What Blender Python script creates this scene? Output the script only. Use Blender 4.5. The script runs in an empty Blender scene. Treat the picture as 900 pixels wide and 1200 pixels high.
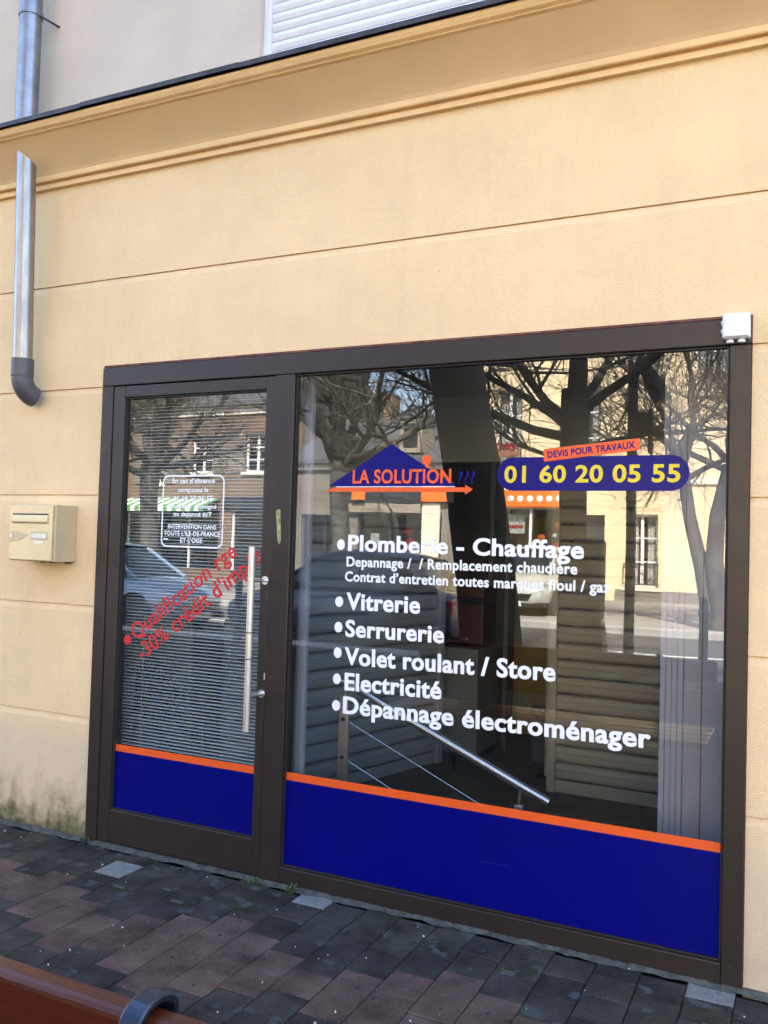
import bpy, bmesh, math, random
from mathutils import Vector, Matrix
random.seed(11)
D = bpy.data
SC = bpy.context.scene
COL = SC.collection
# ------------------------------------------------------------------ camera
cam_d = D.cameras.new('camera'); cam = D.objects.new('camera', cam_d); COL.objects.link(cam)
R = Matrix(((0.9007, -0.0112, 0.4343), (0.4337, -0.0435, -0.8999), (0.0290, 0.9990, -0.0343)))
cam.matrix_world = Matrix.Translation((3.2022, -3.3479, 1.5149)) @ R.to_quaternion().to_matrix().to_4x4()
cam_d.sensor_fit = 'VERTICAL'; cam_d.sensor_height = 24.0; cam_d.lens = 24.0*1029.4/1200
cam_d.clip_start = 0.05; cam_d.clip_end = 2000
SC.camera = cam
SC.render.resolution_x = 768; SC.render.resolution_y = 1024
# ------------------------------------------------------------------ light
SUN_EL, SUN_AZ = math.radians(47), math.radians(24)      # azimuth from +Y towards +X
w = D.worlds.new('World'); SC.world = w; w.use_nodes = True
wn = w.node_tree.nodes; bg = wn['Background']
sky = wn.new('ShaderNodeTexSky'); sky.sky_type = 'NISHITA'; sky.sun_disc = False
sky.sun_elevation = SUN_EL; sky.sun_rotation = SUN_AZ; sky.air_density = 1.0; sky.dust_density = 2.0; sky.ozone_density = 0.8
w.node_tree.links.new(sky.outputs[0], bg.inputs[0]); bg.inputs[1].default_value = 0.15
sl = D.lights.new('sun', 'SUN'); sl.energy = 5.0; sl.angle = math.radians(0.53); sl.color = (1.0, 0.93, 0.82)
so = D.objects.new('sun', sl); COL.objects.link(so)
sd = Vector((math.sin(SUN_AZ)*math.cos(SUN_EL), math.cos(SUN_AZ)*math.cos(SUN_EL), math.sin(SUN_EL)))
so.rotation_euler = sd.to_track_quat('Z', 'Y').to_euler(); so.location = (0, 20, 30)
SC.view_settings.view_transform = 'Standard'; SC.view_settings.look = 'None'
SC.view_settings.exposure = 2.80; SC.view_settings.gamma = 1.0; SC.view_settings.use_curve_mapping = False
SC.render.engine = 'CYCLES'
SC.cycles.max_bounces = 10; SC.cycles.transparent_max_bounces = 16; SC.cycles.diffuse_bounces = 5; SC.cycles.glossy_bounces = 5

# ------------------------------------------------------------------ materials
M = {}
def srgb(r, g, b):
    f = lambda c: ((c/255+0.055)/1.055)**2.4 if c/255 > 0.04045 else c/255/12.92
    return (f(r), f(g), f(b))
def mat(name, col, rough=0.6, metal=0.0, var=0.15, vs=6.0, bump=0.0, bs=60.0, spec=0.5, rnd=0.0, col2=None, detail=5, stretch=None, wear=None, grain=None):
    m = D.materials.new(name); m.use_nodes = True; nt = m.node_tree; N = nt.nodes; L = nt.links
    b = N['Principled BSDF']
    b.inputs['Roughness'].default_value = rough; b.inputs['Metallic'].default_value = metal
    b.inputs['Specular IOR Level'].default_value = spec
    geo = N.new('ShaderNodeNewGeometry'); src = geo.outputs['Position']
    if stretch:
        mp = N.new('ShaderNodeMapping'); mp.inputs['Scale'].default_value = stretch; L.new(src, mp.inputs['Vector']); src = mp.outputs[0]
    no = N.new('ShaderNodeTexNoise'); no.inputs['Scale'].default_value = vs; no.inputs['Detail'].default_value = detail
    no.inputs['Roughness'].default_value = 0.62; L.new(src, no.inputs['Vector'])
    mx = N.new('ShaderNodeMix'); mx.data_type = 'RGBA'
    c2 = col2 or tuple(c*(1-2*var) for c in col)
    c1 = col if col2 else tuple(min(1, c*(1+var)) for c in col)
    mr = N.new('ShaderNodeMapRange'); mr.inputs['From Min'].default_value = 0.3; mr.inputs['From Max'].default_value = 0.7
    L.new(no.outputs['Fac'], mr.inputs['Value']); L.new(mr.outputs[0], mx.inputs['Factor'])
    mx.inputs['A'].default_value = (*c1, 1); mx.inputs['B'].default_value = (*c2, 1)
    out = mx.outputs['Result']
    if rnd:
        oi = N.new('ShaderNodeObjectInfo'); hs = N.new('ShaderNodeHueSaturation')
        r2 = N.new('ShaderNodeMapRange'); r2.inputs['To Min'].default_value = 1-rnd; r2.inputs['To Max'].default_value = 1+rnd
        L.new(oi.outputs['Random'], r2.inputs['Value']); L.new(r2.outputs[0], hs.inputs['Value']); L.new(out, hs.inputs['Color']); out = hs.outputs[0]
    if grain:   # (scale, strength) aggregate grain
        n5 = N.new('ShaderNodeTexNoise'); n5.inputs['Scale'].default_value = grain[0]; n5.inputs['Detail'].default_value = 2; L.new(src, n5.inputs['Vector'])
        m5 = N.new('ShaderNodeMapRange'); m5.inputs['From Min'].default_value = 0.3; m5.inputs['From Max'].default_value = 0.7; m5.inputs['To Min'].default_value = 1-grain[1]; m5.inputs['To Max'].default_value = 1+grain[1]
        L.new(n5.outputs['Fac'], m5.inputs['Value']); h5 = N.new('ShaderNodeHueSaturation'); L.new(out, h5.inputs['Color']); L.new(m5.outputs[0], h5.inputs['Value']); out = h5.outputs[0]
    if wear:   # (colour, scale, threshold): small spots with a shape of their own
        n3 = N.new('ShaderNodeTexNoise'); n3.inputs['Scale'].default_value = wear[1]; n3.inputs['Detail'].default_value = 3; L.new(src, n3.inputs['Vector'])
        m3 = N.new('ShaderNodeMapRange'); m3.inputs['From Min'].default_value = wear[2]; m3.inputs['From Max'].default_value = wear[2]+0.05
        L.new(n3.outputs['Fac'], m3.inputs['Value'])
        x3 = N.new('ShaderNodeMix'); x3.data_type = 'RGBA'; L.new(m3.outputs[0], x3.inputs['Factor']); L.new(out, x3.inputs['A']); x3.inputs['B'].default_value = (*wear[0], 1); out = x3.outputs['Result']
    L.new(out, b.inputs['Base Color'])
    rr = N.new('ShaderNodeMapRange'); rr.inputs['To Min'].default_value = max(0.02, rough-0.08); rr.inputs['To Max'].default_value = min(1, rough+0.08)
    L.new(no.outputs['Fac'], rr.inputs['Value']); L.new(rr.outputs[0], b.inputs['Roughness'])
    if bump:
        n2 = N.new('ShaderNodeTexNoise'); n2.inputs['Scale'].default_value = bs; n2.inputs['Detail'].default_value = 6; L.new(src, n2.inputs['Vector'])
        bp = N.new('ShaderNodeBump'); bp.inputs['Strength'].default_value = bump; bp.inputs['Distance'].default_value = 0.01
        L.new(n2.outputs['Fac'], bp.inputs['Height']); L.new(bp.outputs[0], b.inputs['Normal'])
    M[name] = m; return m

def wall_mat(name, col, base_grime):
    m = mat(name, col, 0.88, 0, 0.05, 1.7, 0.5, 210, 0.25)
    nt = m.node_tree; N = nt.nodes; L = nt.links; b = N['Principled BSDF']
    prev = b.inputs['Base Color'].links[0].from_socket
    geo = N.new('ShaderNodeNewGeometry'); sep = N.new('ShaderNodeSeparateXYZ'); L.new(geo.outputs['Position'], sep.inputs[0])
    def noise(scale, det, st=None):
        n = N.new('ShaderNodeTexNoise'); n.inputs['Scale'].default_value = scale; n.inputs['Detail'].default_value = det; n.inputs['Roughness'].default_value = 0.65
        if st:
            mp = N.new('ShaderNodeMapping'); mp.inputs['Scale'].default_value = st; L.new(geo.outputs['Position'], mp.inputs[0]); L.new(mp.outputs[0], n.inputs[0])
        else: L.new(geo.outputs['Position'], n.inputs[0])
        return n.outputs['Fac']
    def rng(v, a, c, lo=0.0, hi=1.0):
        r = N.new('ShaderNodeMapRange'); r.inputs['From Min'].default_value = a; r.inputs['From Max'].default_value = c
        r.inputs['To Min'].default_value = lo; r.inputs['To Max'].default_value = hi; L.new(v, r.inputs['Value']); return r.outputs[0]
    def math_(op, a, c):
        n = N.new('ShaderNodeMath'); n.operation = op
        for i, v in enumerate((a, c)):
            if isinstance(v, (int, float)): n.inputs[i].default_value = v
            else: L.new(v, n.inputs[i])
        return n.outputs[0]
    def mixc(fac, a, colr):
        x = N.new('ShaderNodeMix'); x.data_type = 'RGBA'; L.new(fac, x.inputs['Factor']); L.new(a, x.inputs['A']); x.inputs['B'].default_value = (*colr, 1); return x.outputs['Result']
    out = prev
    # long faint rain streaks, small dark specks
    st = rng(noise(3.0, 5, (4, 4, 0.5)), 0.50, 0.75, 0, 0.22); out = mixc(st, out, tuple(c*0.72 for c in col))
    fine = rng(noise(55, 4), 0.35, 0.7, 0, 0.22); out = mixc(fine, out, tuple(c*0.7 for c in col))
    sp = rng(noise(38, 2), 0.755, 0.78, 0, 0.75); out = mixc(sp, out, (0.10, 0.07, 0.05))
    pt = rng(noise(0.9, 3), 0.54, 0.62, 0, 0.22); out = mixc(pt, out, tuple(min(1, c*1.10) for c in col))
    bl_ = rng(noise(7, 6, (1, 1, 0.35)), 0.62, 0.80, 0, 0.20); out = mixc(bl_, out, tuple(c*0.62 for c in col))
    if base_grime:
        # bare greyish plinth paint, then rising damp: grey-green algae with an irregular upper edge
        zz = math_('ADD', sep.outputs['Z'], math_('MULTIPLY', math_('SUBTRACT', noise(3.5, 6), 0.5), 0.55))
        pale = rng(zz, 0.62, 0.40, 0, 0.75); out = mixc(pale, out, srgb(205, 186, 158))
        left = rng(sep.outputs['X'], 0.6, -0.15, 0.12, 1.0)
        z2 = math_('ADD', sep.outputs['Z'], math_('MULTIPLY', math_('SUBTRACT', noise(5.0, 8, (1.3, 1.3, 0.8)), 0.5), 0.75))
        g = rng(z2, 0.30, 0.0, 0, 0.95); g = math_('MULTIPLY', g, math_('MULTIPLY', left, rng(noise(14, 6), 0.32, 0.6, 0.25, 1)))
        out = mixc(g, out, srgb(96, 94, 56))
        z3 = math_('ADD', sep.outputs['Z'], math_('MULTIPLY', math_('SUBTRACT', noise(9, 8), 0.5), 0.4))
        g3 = math_('MULTIPLY', rng(z3, 0.13, -0.02, 0, 0.9), left); out = mixc(g3, out, srgb(58, 58, 32))
    L.new(out, b.inputs['Base Color'])
    return m
wall_mat('render_yellow', srgb(235, 205, 160), True)
mat('cornice_paint', srgb(226, 190, 138), 0.8, 0, 0.06, 3, 0.15, 120, 0.25, wear=((0.12, 0.09, 0.06), 30, 0.76))
mat('frieze_tone', srgb(204, 170, 124), 0.7, 0, 0.05, 2, 0.1, 120, 0.3, wear=((0.12, 0.09, 0.06), 30, 0.77))  # darker base colour than the cornice bands
mat('render_greige', srgb(196, 182, 168), 0.9, 0, 0.05, 2, 0.3, 160, 0.2)
mat('flashing', srgb(62, 60, 62), 0.5, 0.3, 0.3, 12, 0.3, 40)
mat('joint_back', srgb(204, 172, 130), 0.95, 0, 0.1)
mat('shutter_white', srgb(214, 214, 220), 0.45, 0, 0.03)
mat('zinc', srgb(142, 144, 150), 0.38, 0.9, 0.12, 14, 0.05, 30)
mat('zinc_worn', srgb(156, 155, 156), 0.36, 0.92, 0.10, 22, 0.08, 26, stretch=(1, 1, .3))
mat('pvc_grey', srgb(76, 76, 80), 0.45, 0, 0.06)
mat('frame_brown', srgb(44, 34, 30), 0.42, 0, 0.10, 9, 0.05, 90, 0.45, wear=(srgb(78, 70, 66), 26, 0.74))
mat('frame_dark', srgb(30, 26, 26), 0.6, 0, 0.1)
mat('primer_red', srgb(112, 66, 54), 0.8, 0, 0.3, 25, 0.4, 60)
mat('vinyl_blue', srgb(2, 7, 106), 0.3, 0, 0.05, 3, 0.0, 60, 0.2, wear=(srgb(26, 30, 100), 60, 0.80))
mat('vinyl_orange', srgb(230, 88, 28), 0.45, 0, 0.03, 5)
mat('vinyl_white', srgb(236, 235, 238), 0.5, 0, 0.02)
mat('vinyl_red', srgb(196, 34, 38), 0.5, 0, 0.05)
mat('vinyl_yellow', srgb(222, 196, 36), 0.5, 0, 0.03)
mat('vinyl_scuff', srgb(58, 66, 140), 0.6, 0, 0.2, 40)
mat('steel', srgb(214, 204, 196), 0.42, 0.85, 0.06, 40, stretch=(1, 1, 0.05))
mat('steel_polished', srgb(236, 240, 246), 0.22, 0.9, 0.0, 2)
mat('tape', srgb(168, 154, 112), 0.7, 0, 0.35, 40, 0.3, 80)
mat('mailbox_cream', srgb(218, 196, 152), 0.3, 0.15, 0.04, 8)
mat('mailbox_side', srgb(196, 176, 140), 0.4, 0.1, 0.05, 8)
mat('label_white', srgb(232, 226, 212), 0.5)
mat('plastic_white', srgb(222, 222, 224), 0.4, 0, 0.03)
mat('paver_outer', srgb(42, 41, 39), 0.92, 0, 0.2, 5, 0.3, 200, 0.05)  # darker copy of the paver colour, dims its reflection in the glass
mat('paver_dark', srgb(61, 58, 54), 0.82, 0, 0.30, 5, 0.5, 200, 0.12, rnd=0.22, wear=(srgb(70, 74, 74), 9, 0.62), grain=(260, 0.45))
mat('paver_pink', srgb(95, 77, 70), 0.85, 0, 0.26, 6, 0.5, 220, 0.12, rnd=0.12, wear=(srgb(56, 48, 48), 22, 0.66), grain=(260, 0.45))
mat('paver_pale', srgb(124, 123, 121), 0.85, 0, 0.15, 20, 0.5, 200, 0.35, grain=(260, 0.45))
mat('paver_moss', srgb(65, 62, 54), 0.88, 0, 0.32, 6, 0.6, 160, 0.12, rnd=0.15, wear=(srgb(76, 80, 78), 10, 0.60), grain=(260, 0.45))
mat('bedding', srgb(48, 46, 40), 0.95, 0, 0.3, 30, 0.5, 120)
mat('mortar', srgb(86, 86, 80), 0.95, 0, 0.4, 25, 0.8, 60, col2=srgb(50, 51, 46))
mat('asphalt', (0.085, 0.083, 0.08), 0.9, 0, 0.15, 3, 0.4, 200)
mat('concrete', (0.30, 0.285, 0.26), 0.9, 0, 0.12, 2, 0.3, 60)
mat('kerb_stone', (0.38, 0.37, 0.35), 0.85, 0, 0.12, 8, 0.2, 60)
mat('paint_white', (0.7, 0.7, 0.68), 0.7, 0, 0.1, 10)
mat('earth', (0.12, 0.10, 0.07), 0.95, 0, 0.2, 1)
mat('bench_wood', srgb(70, 27, 14), 0.30, 0, 0.18, 5, 0.12, 60, 0.5, stretch=(0.6, 6, 6))
mat('bench_steel', srgb(62, 72, 90), 0.3, 0.85, 0.12, 20)
mat('bark', (0.035, 0.031, 0.027), 0.95, 0, 0.3, 9, 0.6, 25)
mat('bark_pale', (0.10, 0.09, 0.075), 0.95, 0, 0.3, 5, 0.5, 20)
mat('twig', (0.10, 0.083, 0.064), 0.95, 0, 0.2, 9)
mat('black_metal', (0.012, 0.012, 0.013), 0.45, 0, 0.1)
mat('meter_grey', (0.03, 0.035, 0.04), 0.5, 0, 0.1)
mat('screen_dark', (0.01, 0.01, 0.012), 0.15, 0, 0.05)
# interior
mat('in_floor', srgb(92, 88, 82), 0.5, 0, 0.15, 6)
mat('in_wall', srgb(226, 222, 212), 0.9, 0, 0.04, 3)
mat('in_ceiling', srgb(226, 224, 218), 0.9, 0, 0.05, 3)
mat('in_bulk', srgb(214, 212, 204), 0.9, 0, 0.05, 3)
mat('in_dark', srgb(46, 45, 46), 0.7, 0, 0.1)
mat('in_jamb', srgb(92, 90, 86), 0.5, 0, 0.05)
mat('shutter_grey', srgb(160, 165, 168), 0.45, 0.0, 0.05)
mat('shutter_beige', srgb(184, 180, 166), 0.5, 0, 0.04)
mat('panel_grey', srgb(152, 153, 166), 0.5, 0, 0.04, 5)
mat('boiler_red', srgb(62, 10, 12), 0.4, 0, 0.08)
mat('appliance', srgb(112, 118, 115), 0.4, 0, 0.04)
mat('yellowish', srgb(168, 158, 112), 0.8, 0, 0.06)
mat('bucket', srgb(96, 104, 116), 0.5, 0, 0.1)
mat('blind', srgb(176, 178, 178), 0.5, 0, 0.03)
mat('leaf_dark', (0.012, 0.02, 0.01), 0.6, 0, 0.25)
mat('leaf_weed', (0.06, 0.11, 0.03), 0.7, 0, 0.3)
mat('terracotta', (0.25, 0.10, 0.05), 0.8, 0, 0.15)
mat('scrap', srgb(205, 202, 196), 0.8, 0, 0.1)
# street
mat('house_yellow', srgb(230, 208, 168), 0.9, 0, 0.06, 0.8, 0.2, 40, 0.2)
mat('house_grey', srgb(128, 121, 112), 0.9, 0, 0.1, 0.8, 0.2, 40, 0.2)
mat('house_brown', srgb(120, 104, 88), 0.9, 0, 0.1, 0.8, 0.2, 40, 0.2)
mat('house_pale', srgb(150, 142, 128), 0.9, 0, 0.06, 0.8, 0.2, 40, 0.2)
mat('stone_trim', srgb(222, 214, 196), 0.85, 0, 0.06)
mat('slate', (0.10, 0.105, 0.115), 0.7, 0, 0.25, 5, 0.4, 20)
mat('tile_red', (0.24, 0.10, 0.06), 0.85, 0, 0.25, 5, 0.4, 20)
mat('wood_white', srgb(228, 226, 220), 0.6, 0, 0.04)
mat('curtain', srgb(220, 216, 210), 0.9, 0, 0.06)
mat('room_dark', (0.02, 0.02, 0.022), 0.9, 0, 0.1)
mat('sign_orange', srgb(240, 120, 40), 0.5, 0, 0.05)
mat('sign_red', srgb(196, 40, 36), 0.5, 0, 0.05)
mat('awning_green', srgb(92, 150, 92), 0.8, 0, 0.06)
mat('petal_red', (0.5, 0.03, 0.03), 0.7, 0, 0.2)
mat('petal_pink', (0.55, 0.15, 0.28), 0.7, 0, 0.2)
mat('tyre', (0.018, 0.018, 0.018), 0.85, 0, 0.1)
mat('rim', (0.45, 0.45, 0.46), 0.3, 0.9, 0.05)
mat('chrome', (0.75, 0.75, 0.76), 0.15, 1.0, 0.03)
mat('lens', (0.75, 0.78, 0.8), 0.12, 0, 0.1)
mat('tail_red', (0.4, 0.02, 0.02), 0.25, 0, 0.1)
def carpaint(name, col):
    m = mat(name, col, 0.35, 0.2, 0.02); b = m.node_tree.nodes['Principled BSDF']; b.inputs['Coat Weight'].default_value = 1.0; b.inputs['Coat Roughness'].default_value = 0.04
carpaint('car_silver', (0.50, 0.52, 0.47)); carpaint('car_navy', (0.02, 0.035, 0.09)); carpaint('car_blue', (0.22, 0.33, 0.47))
mat('car_glass', (0.012, 0.018, 0.018), 0.04, 0, 0.02, spec=0.8)
mat('green_glass', (0.10, 0.24, 0.18), 0.06, 0, 0.1, spec=0.8)

def glass_mat(name, ior, tint):
    m = D.materials.new(name); m.use_nodes = True; nt = m.node_tree; N = nt.nodes; L = nt.links
    N.remove(N['Principled BSDF']); out = N['Material Output']
    tr = N.new('ShaderNodeBsdfTransparent'); tr.inputs[0].default_value = (*tint, 1)
    gl = N.new('ShaderNodeBsdfGlossy'); gl.inputs['Roughness'].default_value = 0.0; gl.inputs[0].default_value = (1, 1, 1, 1)
    fr = N.new('ShaderNodeFresnel'); fr.inputs['IOR'].default_value = ior
    # a thin sheet reflects alike from both sides
    g2 = N.new('ShaderNodeNewGeometry'); mi = N.new('ShaderNodeMix'); mi.data_type = 'FLOAT'; mi.inputs['A'].default_value = ior; mi.inputs['B'].default_value = 1.0/ior
    L.new(g2.outputs['Backfacing'], mi.inputs['Factor']); L.new(mi.outputs['Result'], fr.inputs['IOR'])
    # float glass is never quite flat: very long soft waves
    geo = N.new('ShaderNodeNewGeometry'); no = N.new('ShaderNodeTexNoise'); no.inputs['Scale'].default_value = 2.2; no.inputs['Detail'].default_value = 1.0
    L.new(geo.outputs['Position'], no.inputs[0]); bp = N.new('ShaderNodeBump'); bp.inputs['Strength'].default_value = 0.05; bp.inputs['Distance'].default_value = 0.006
    L.new(no.outputs['Fac'], bp.inputs['Height']); L.new(bp.outputs[0], gl.inputs['Normal'])
    mx = N.new('ShaderNodeMixShader'); L.new(fr.outputs[0], mx.inputs[0]); L.new(tr.outputs[0], mx.inputs[1]); L.new(gl.outputs[0], mx.inputs[2])
    L.new(mx.outputs[0], out.inputs[0]); M[name] = m
glass_mat('shop_glass', 2.25, (0.90, 0.92, 0.91))
glass_mat('house_glass', 1.6, (0.8, 0.82, 0.82))

# ------------------------------------------------------------------ mesh helpers
class MB:
    def __init__(s): s.v = []; s.f = []
    def add(s, vs, fs):
        o = len(s.v); s.v += [tuple(p) for p in vs]; s.f += [tuple(i+o for i in q) for q in fs]; return s
    def box(s, x0, x1, y0, y1, z0, z1):
        return s.add([(x, y, z) for x in (x0, x1) for y in (y0, y1) for z in (z0, z1)],
                     [(0, 1, 3, 2), (4, 6, 7, 5), (0, 4, 5, 1), (2, 3, 7, 6), (0, 2, 6, 4), (1, 5, 7, 3)])
    def prism(s, poly, a0, a1, axis='x'):
        # poly in the other two axes, extruded along axis
        def P(u, v, a): return {'x': (a, u, v), 'y': (u, a, v), 'z': (u, v, a)}[axis]
        n = len(poly); vs = [P(u, v, a0) for u, v in poly]+[P(u, v, a1) for u, v in poly]
        return s.add(vs, [tuple(range(n))[::-1], tuple(range(n, 2*n))]+[(i, (i+1) % n, n+(i+1) % n, n+i) for i in range(n)])
    def tube(s, pts, rad, n=8, caps=True):
        pts = [Vector(p) for p in pts]; rad = rad if isinstance(rad, (list, tuple)) else [rad]*len(pts)
        vs = []; prev = None
        for i, p in enumerate(pts):
            t = (pts[min(i+1, len(pts)-1)]-pts[max(i-1, 0)]).normalized()
            if prev is None:
                a = t.orthogonal().normalized()
            else:
                a = (prev-t*prev.dot(t)); a = a.normalized() if a.length > 1e-6 else t.orthogonal().normalized()
            prev = a; b = t.cross(a)
            for k in range(n):
                an = 2*math.pi*k/n; vs.append(p+(a*math.cos(an)+b*math.sin(an))*rad[i])
        fs = [(i*n+k, i*n+(k+1) % n, (i+1)*n+(k+1) % n, (i+1)*n+k) for i in range(len(pts)-1) for k in range(n)]
        if caps: fs += [tuple(range(n))[::-1], tuple(range((len(pts)-1)*n, len(pts)*n))]
        return s.add(vs, fs)
    def lathe(s, prof, cx, cy, n=16, ax='z', base=0):
        # prof: (radius, height); ax z or y
        vs = []
        for r, h in prof:
            for k in range(n):
                a = 2*math.pi*k/n
                vs.append((cx+r*math.cos(a), cy+r*math.sin(a), base+h) if ax == 'z' else (cx+r*math.cos(a), base+h, cy+r*math.sin(a)))
        m = len(prof)
        return s.add(vs, [(i*n+k, i*n+(k+1) % n, (i+1)*n+(k+1) % n, (i+1)*n+k) for i in range(m-1) for k in range(n)]+[tuple(range(n))[::-1], tuple(range((m-1)*n, m*n))])
    def mesh(s, name, m, smooth=False):
        me = D.meshes.new(name); me.from_pydata(s.v, [], s.f)
        bm = bmesh.new(); bm.from_mesh(me); bmesh.ops.recalc_face_normals(bm, faces=bm.faces); bm.to_mesh(me); bm.free()
        if smooth:
            for p in me.polygons: p.use_smooth = True
        if m: me.materials.append(M[m])
        return me
    def obj(s, name, m, parent=None, bevel=0, smooth=False, seg=2):
        return link(name, s.mesh(name, m, smooth), parent, bevel, smooth, seg)
def link(name, me, parent=None, bevel=0, smooth=False, seg=2):
    o = D.objects.new(name, me); COL.objects.link(o)
    if parent: o.parent = parent; o.matrix_parent_inverse = Matrix.Translation(parent.location).inverted() if parent.type == 'EMPTY' and parent.parent is None and parent.get('_world') else Matrix.Identity(4)
    if bevel:
        b = o.modifiers.new('bevel', 'BEVEL'); b.width = bevel; b.segments = seg; b.limit_method = 'ANGLE'
    if smooth and not bevel:
        try:
            bm = bmesh.new(); bm.from_mesh(me)
            for e in bm.edges:
                if len(e.link_faces) == 2 and e.calc_face_angle(0) > math.radians(40): e.smooth = False
            bm.to_mesh(me); bm.free()
        except Exception: pass
    return o
def tag(o, label, cat, group=None):
    o['label'] = label; o['category'] = cat
    if group: o['group'] = group
    return o
def thing(name, label, cat, loc=(0, 0, 0), rz=0, group=None, local=False):
    o = D.objects.new(name, None); COL.objects.link(o); o.location = loc; o.rotation_euler = (0, 0, rz); o.empty_display_size = 0.1
    if not local: o['_world'] = 1      # parts are written in world coordinates
    return tag(o, label, cat, group)
def struct(o): o['kind'] = 'structure'; return o
def stuff(o): o['kind'] = 'stuff'; return o
def bx(name, m, parent, x0, x1, y0, y1, z0, z1, bevel=0): return MB().box(x0, x1, y0, y1, z0, z1).obj(name, m, parent, bevel)
def copyp(o, parent=None, loc=None):
    c = o.copy(); COL.objects.link(c)
    if parent: c.parent = parent
    if loc is not None: c.location = loc
    return c
def wall_open(x0, x1, z0, z1, holes, yf, yb):
    xs = sorted({x0, x1, *[h[0] for h in holes], *[h[1] for h in holes]}); zs = sorted({z0, z1, *[h[2] for h in holes], *[h[3] for h in holes]})
    b = MB(); inh = lambda x, z: any(h[0] < x < h[1] and h[2] < z < h[3] for h in holes)
    nx, nz = len(xs), len(zs); V = lambda i, j, k: (k*nx+i)*nz+j
    b.v = [(x, y, z) for y in (yf, yb) for x in xs for z in zs]
    solid = [[not inh((xs[i]+xs[i+1])/2, (zs[j]+zs[j+1])/2) for j in range(nz-1)] for i in range(nx-1)]
    S = lambda i, j: 0 <= i < nx-1 and 0 <= j < nz-1 and solid[i][j]
    for i in range(nx-1):
        for j in range(nz-1):
            if not solid[i][j]: continue
            for k in (0, 1): b.f.append((V(i, j, k), V(i+1, j, k), V(i+1, j+1, k), V(i, j+1, k)))
            if not S(i-1, j): b.f.append((V(i, j, 0), V(i, j+1, 0), V(i, j+1, 1), V(i, j, 1)))
            if not S(i+1, j): b.f.append((V(i+1, j, 0), V(i+1, j+1, 0), V(i+1, j+1, 1), V(i+1, j, 1)))
            if not S(i, j-1): b.f.append((V(i, j, 0), V(i+1, j, 0), V(i+1, j, 1), V(i, j, 1)))
            if not S(i, j+1): b.f.append((V(i, j+1, 0), V(i+1, j+1, 0), V(i+1, j+1, 1), V(i, j+1, 1)))
    return b
TXT = {}
def text_mesh(body, width, cap, m, bold=0.0, shear=0.0, thick=0.0006, align='L'):
    strike = max(0.0, bold-.03)*.8; bold = min(bold, .026)
    cu = D.curves.new('t', 'FONT'); cu.body = body; cu.size = 1.0; cu.offset = bold; cu.shear = shear; cu.resolution_u = 4; cu.space_character = 1.0+bold*2.2
    ob = D.objects.new('t', cu); COL.objects.link(ob)
    hc = D.curves.new('h', 'FONT'); hc.body = 'H'; hc.offset = bold; ho = D.objects.new('h', hc); COL.objects.link(ho)
    bpy.context.view_layer.update()
    dg = bpy.context.evaluated_depsgraph_get(); me = D.meshes.new_from_object(ob.evaluated_get(dg))
    mh = D.meshes.new_from_object(ho.evaluated_get(dg)); hz = [v.co.y for v in mh.vertices]; hgt = max(hz)-min(hz)
    D.objects.remove(ob); D.objects.remove(ho); D.curves.remove(cu); D.curves.remove(hc); D.meshes.remove(mh)
    xs = [v.co.x for v in me.vertices]; x0, x1 = min(xs), max(xs); sx = width/(x1-x0); sy = cap/hgt
    off = x0 if align == 'L' else (x0+x1)/2
    for v in me.vertices: v.co = ((v.co.x-off)*sx, 0, v.co.y*sy)
    if strike > 0:      # heavier stems: the same outline laid side by side in paper-thin layers
        k0 = strike*sx*.62; bm = bmesh.new(); n = 4
        for q in range(n):
            b2 = bmesh.new(); b2.from_mesh(me); bmesh.ops.translate(b2, vec=((q/(n-1)-.5)*2*k0, -.00004*q, 0), verts=b2.verts); t2 = D.meshes.new('t2'); b2.to_mesh(t2); b2.free(); bm.from_mesh(t2); D.meshes.remove(t2)
        bm.to_mesh(me); bm.free()
    me.materials.clear(); me.materials.append(M[m])
    return me
def lettering(parent, body, x, z, y, width, cap, m, bold=0.0, ang=0.0, shear=0.0, align='L', name='lettering'):
    o = link(name, text_mesh(body, width, cap, m, bold, shear, align=align), parent)
    o.location = (x, y, z); o.rotation_euler = (0, -ang, 0); return o
def flat(poly, y, t=0.0005):   # thin vinyl cut-out lying on the glass, poly in x,z
    return MB().prism(poly, y, y-t, 'y')

# ================================================================== ground
g = MB().box(-400, 400, -400, 400, -0.60, -0.20).obj('ground', 'earth'); struct(g)
# pavement in front of the shop: pavers laid in running bond, columns at right angles to the wall
pave = MB().box(-30, 30, -7.6, 0.0, -0.2, -0.022).obj('pavement', 'bedding'); struct(pave)
PX, PY = 0.1575, 0.160
TOPB = [(-3, -.40), (.2, -.42), (.42, -.43), (.58, -.55), (.76, -.62), (.92, -.5), (1.22, -.40), (1.38, -.45), (1.57, -.55), (1.73, -.6), (1.9, -.5), (2.06, -.42), (2.22, -.38), (2.4, -.47), (2.6, -.55), (3.2, -.62), (5, -.5)]
BOTB = [(-3, -.74), (.3, -.74), (.5, -.86), (.63, -.84), (.77, -.87), (.94, -.95), (1.1, -1.05), (1.3, -1.0), (1.44, -.9), (1.58, -.8), (1.75, -.85), (2, -.9), (3, -1), (5, -1)]
def lerp(t, x):
    for (a, b), (c, d) in zip(t, t[1:]):
        if a <= x <= c: return b+(d-b)*(x-a)/(c-a)
    return t[0][1] if x < t[0][0] else t[-1][1]
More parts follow.
